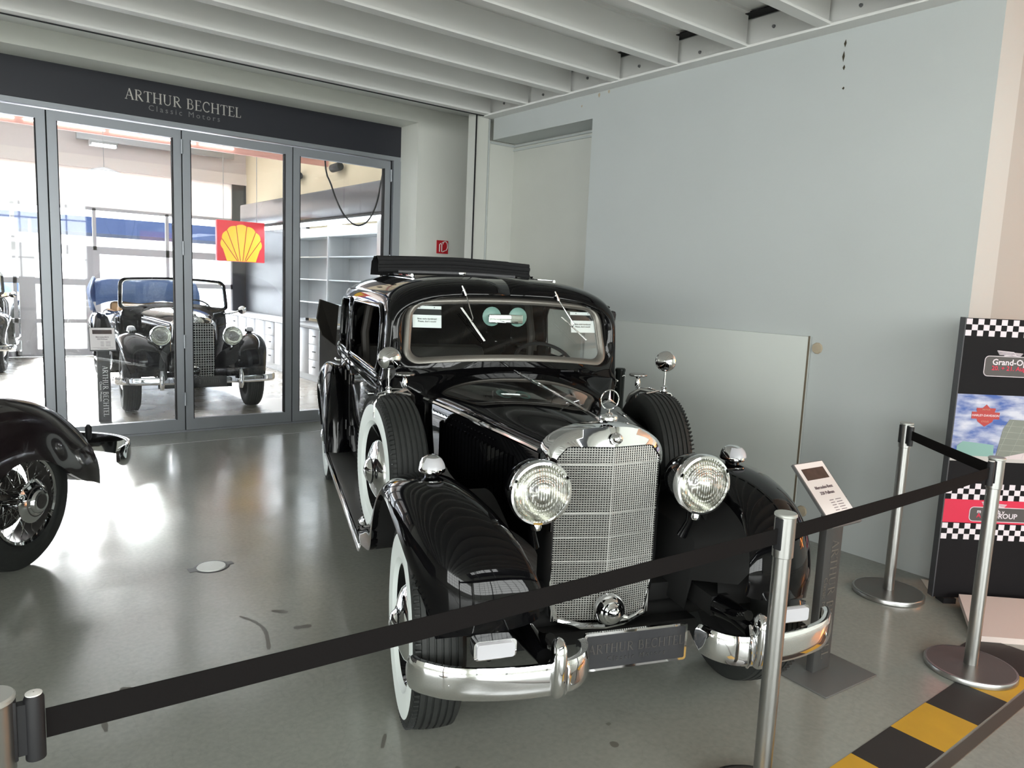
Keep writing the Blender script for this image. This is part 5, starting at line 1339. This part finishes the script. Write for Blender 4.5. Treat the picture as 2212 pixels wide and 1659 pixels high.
# sky picture
sk = bpy.data.materials.new('sky_print'); sk.use_nodes = True; n = sk.node_tree
tc = n.nodes.new('ShaderNodeTexCoord'); mp = n.nodes.new('ShaderNodeMapping'); mp.inputs['Scale'].default_value = (3.2, 1, 9)
nz = n.nodes.new('ShaderNodeTexNoise'); nz.inputs['Scale'].default_value = 2.2; nz.inputs['Detail'].default_value = 5
rp = n.nodes.new('ShaderNodeValToRGB'); rp.color_ramp.elements[0].position = .38; rp.color_ramp.elements[0].color = (.045, .10, .34, 1); rp.color_ramp.elements[1].position = .66; rp.color_ramp.elements[1].color = (.58, .58, .66, 1)
n.links.new(tc.outputs['Object'], mp.inputs[0]); n.links.new(mp.outputs[0], nz.inputs['Vector']); n.links.new(nz.outputs[0], rp.inputs[0]); n.links.new(rp.outputs[0], n.nodes['Principled BSDF'].inputs['Base Color'])
pc = MB().box(0, bw, -.0012, 0, .835, 1.185).obj('picture', sk, bn, smooth=False)
MB().box(0, bw, -.0014, 0, .815, .845).obj('picture_ground', mat('print_pale', (.50, .46, .44), .5), pc, smooth=False)
b = MB(); b.poly([(.03, .845), (.03, .90), (.06, .925), (.23, .91), (.235, .845)], .001, Matrix.Translation((0, -.0024, 0))); b.obj('picture_building', mat('print_green', (.22, .38, .34), .5), pc, smooth=False)
b = MB(); b.poly([(.245, .835), (.27, 1.0), (.30, 1.055), (.45, 1.05), (.75, 1.02), (.9, .90), (.9, .835)], .001, Matrix.Translation((0, -.0026, 0))); b.obj('picture_building', mat('print_grey2', (.20, .21, .18), .5), pc, smooth=False)
b = MB()
for i in range(7): b.tube([(.25+i*.07, -.003, .84), (.32+i*.07, -.003, 1.045)], .0012, 4)
for i in range(5): b.tube([(.26, -.003, .88+i*.035), (.80, -.003, .87+i*.033)], .001, 4)
b.obj('picture_lines', mat('print_line', (.42, .43, .38), .5), pc, smooth=False)
b = MB(); b.poly([(.25, .835), (.45, .885), (.9, .90), (.9, .835)], .001, Matrix.Translation((0, -.0036, 0))); b.obj('picture_forecourt', mat('print_pink', (.62, .52, .53), .5), pc, smooth=False)
# shield emblem in the picture
m_sr = mat('shield_red', (.42, .045, .04), .5)
b = MB(); cx_, cz_ = .165, 1.072
b.poly([(cx_-.052, cz_+.028), (cx_-.052, cz_+.040), (cx_-.02, cz_+.040), (cx_, cz_+.060), (cx_+.02, cz_+.040), (cx_+.052, cz_+.040), (cx_+.048, cz_+.02), (cx_+.048, cz_-.015), (cx_+.04, cz_-.035), (cx_, cz_-.062), (cx_-.04, cz_-.035), (cx_-.048, cz_-.015), (cx_-.048, cz_+.02)], .001, Matrix.Translation((0, -.0030, 0)))
b.obj('shield', m_sr, pc, smooth=False)
MB().box(cx_-.076, cx_+.076, -.0038, -.003, cz_-.020, cz_+.018).obj('shield_bar', m_sr, pc, smooth=False)
V, F = text_geo('HARLEY-DAVIDSON', .0165, Matrix.Translation((cx_, -.0042, cz_-.001)), thick=.0002, bold=.012); MB().add(V, F).obj('shield_lettering', m_ck, pc, smooth=False)
V, F = text_geo('MOTOR', .012, Matrix.Translation((cx_, -.0042, cz_+.031)), thick=.0002); V2, F2 = text_geo('CYCLES', .012, Matrix.Translation((cx_, -.0042, cz_-.034)), thick=.0002)
MB().add(V, F).add(V2, F2).obj('shield_lettering', mat('shield_gold', (.6, .3, .2), .5), pc, smooth=False)
# oval event emblems
def emblem(x0, z0, w_, h_, l1, s1, c1, l2, s2, c2, al='LEFT', tail=None):
    b = MB().poly(rrect(w_, h_, .022, 5, x0+w_/2, z0+h_/2), .001, Matrix.Translation((0, -.0020, 0)))
    o = b.obj('emblem_plate', mat('emblem_grey', (.075, .065, .062), .5), bn, smooth=False)
    r = rrect(w_, h_, .022, 5, x0+w_/2, z0+h_/2)
    MB().tube([(x, -.0022, z) for x, z in r], .0022, 5, closed=True).obj('emblem_border', m_ck, o)
    b = MB(); V, F = text_geo(l1, s1, Matrix.Translation((x0+.040, -.0032, z0+h_*.70)), thick=.0002, align='LEFT', bold=.02); b.add(V, F); b.obj('emblem_lettering', c1, o, smooth=False)
    b = MB(); V, F = text_geo(l2, s2, Matrix.Translation((x0+.040, -.0032, z0+h_*.40)), thick=.0002, align='LEFT', bold=.02); b.add(V, F); b.obj('emblem_lettering', c2, o, smooth=False)
    if tail:
        b = MB(); V, F = text_geo(tail, .016, Matrix.Translation((x0+.012, -.0032, z0+h_*.14)), thick=.0002, align='LEFT'); b.add(V, F); b.obj('emblem_lettering', m_ck, o, smooth=False)
    b = MB()
    for xx in (x0+.06,):
        for i in range(4): b.tube([(xx+i*.004, -.003, z0+h_+.028-i*.006), (xx+.05, -.003, z0+h_+.024-i*.005), (xx+.14-i*.004, -.003, z0+h_+.018-i*.005)], .0018, 4)
    b.tube([(x0+.06, -.003, z0+h_+.030), (x0+.15, -.003, z0+h_+.024), (x0+.165, -.003, z0+h_+.008), (x0+.10, -.003, z0+h_+.004)], .0022, 4)
    b.obj('emblem_wing', m_ck, o)
    return o
emblem(.125, 1.288, .50, .108, 'Grand-Opening', .045, m_ck, '20. + 21. August', .034, m_rd, tail='')
emblem(.145, .478, .50, .080, 'm a d e   b y', .030, m_ck, 'A', .036, m_rd)
V, F = text_geo('-GROUP', .040, Matrix.Translation((.262, -.0034, .51)), thick=.0002, align='LEFT', bold=.02); MB().add(V, F).obj('emblem_lettering', m_ck, bn, smooth=False)
# white crate and floor scraps at the foot of the board
cb = MB(); _t = [(4.42, 1.56, .075), (4.03, 1.335, .03), (4.45, .95, .03), (4.84, 1.17, .075)]
cb.add(_t+[(x, y, max(0, z-.03)) for x, y, z in _t], [(0, 1, 2, 3), (7, 6, 5, 4), (0, 4, 5, 1), (1, 5, 6, 2), (2, 6, 7, 3), (3, 7, 4, 0)])
o = cb.obj('sloping_board', mat('wedge_white', (.62, .52, .48), .5), smooth=False); tag(o, 'pale flat sloping board lying on the floor in front of the black display board', 'board')
o = MB().add([(4.50, 1.74, .002), (4.68, 1.87, .002), (4.66, 1.72, .02), (4.50, 1.70, .002)], [(0, 3, 2, 1)]).obj('paper_scrap', m_white, smooth=False); 
md = o.modifiers.new('t', 'SOLIDIFY'); md.thickness = .004; tag(o, 'small white triangular scrap on the floor beside the display board', 'scrap')
# orange neon lamp of the bar beside the hall (out of the frame, gives the warm glints)
ne = thing('neon_tube_lamp', 'orange neon tube lamp on the wall to the right', 'lamp', (7.9, -1.2, 2.0))
m_neon = mat('neon_orange', (1, .3, .05), .4, emit=(1, .28, .05), es=24)
for i, z in enumerate((-.25, .25)):
    MB().tube([(0, -1.6, z), (0, 1.6, z)], .03, 8).obj('tube', m_neon, ne)
MB().box(.03, .09, -1.7, 1.7, -.4, .4).obj('back_plate', m_dark, ne, smooth=False)
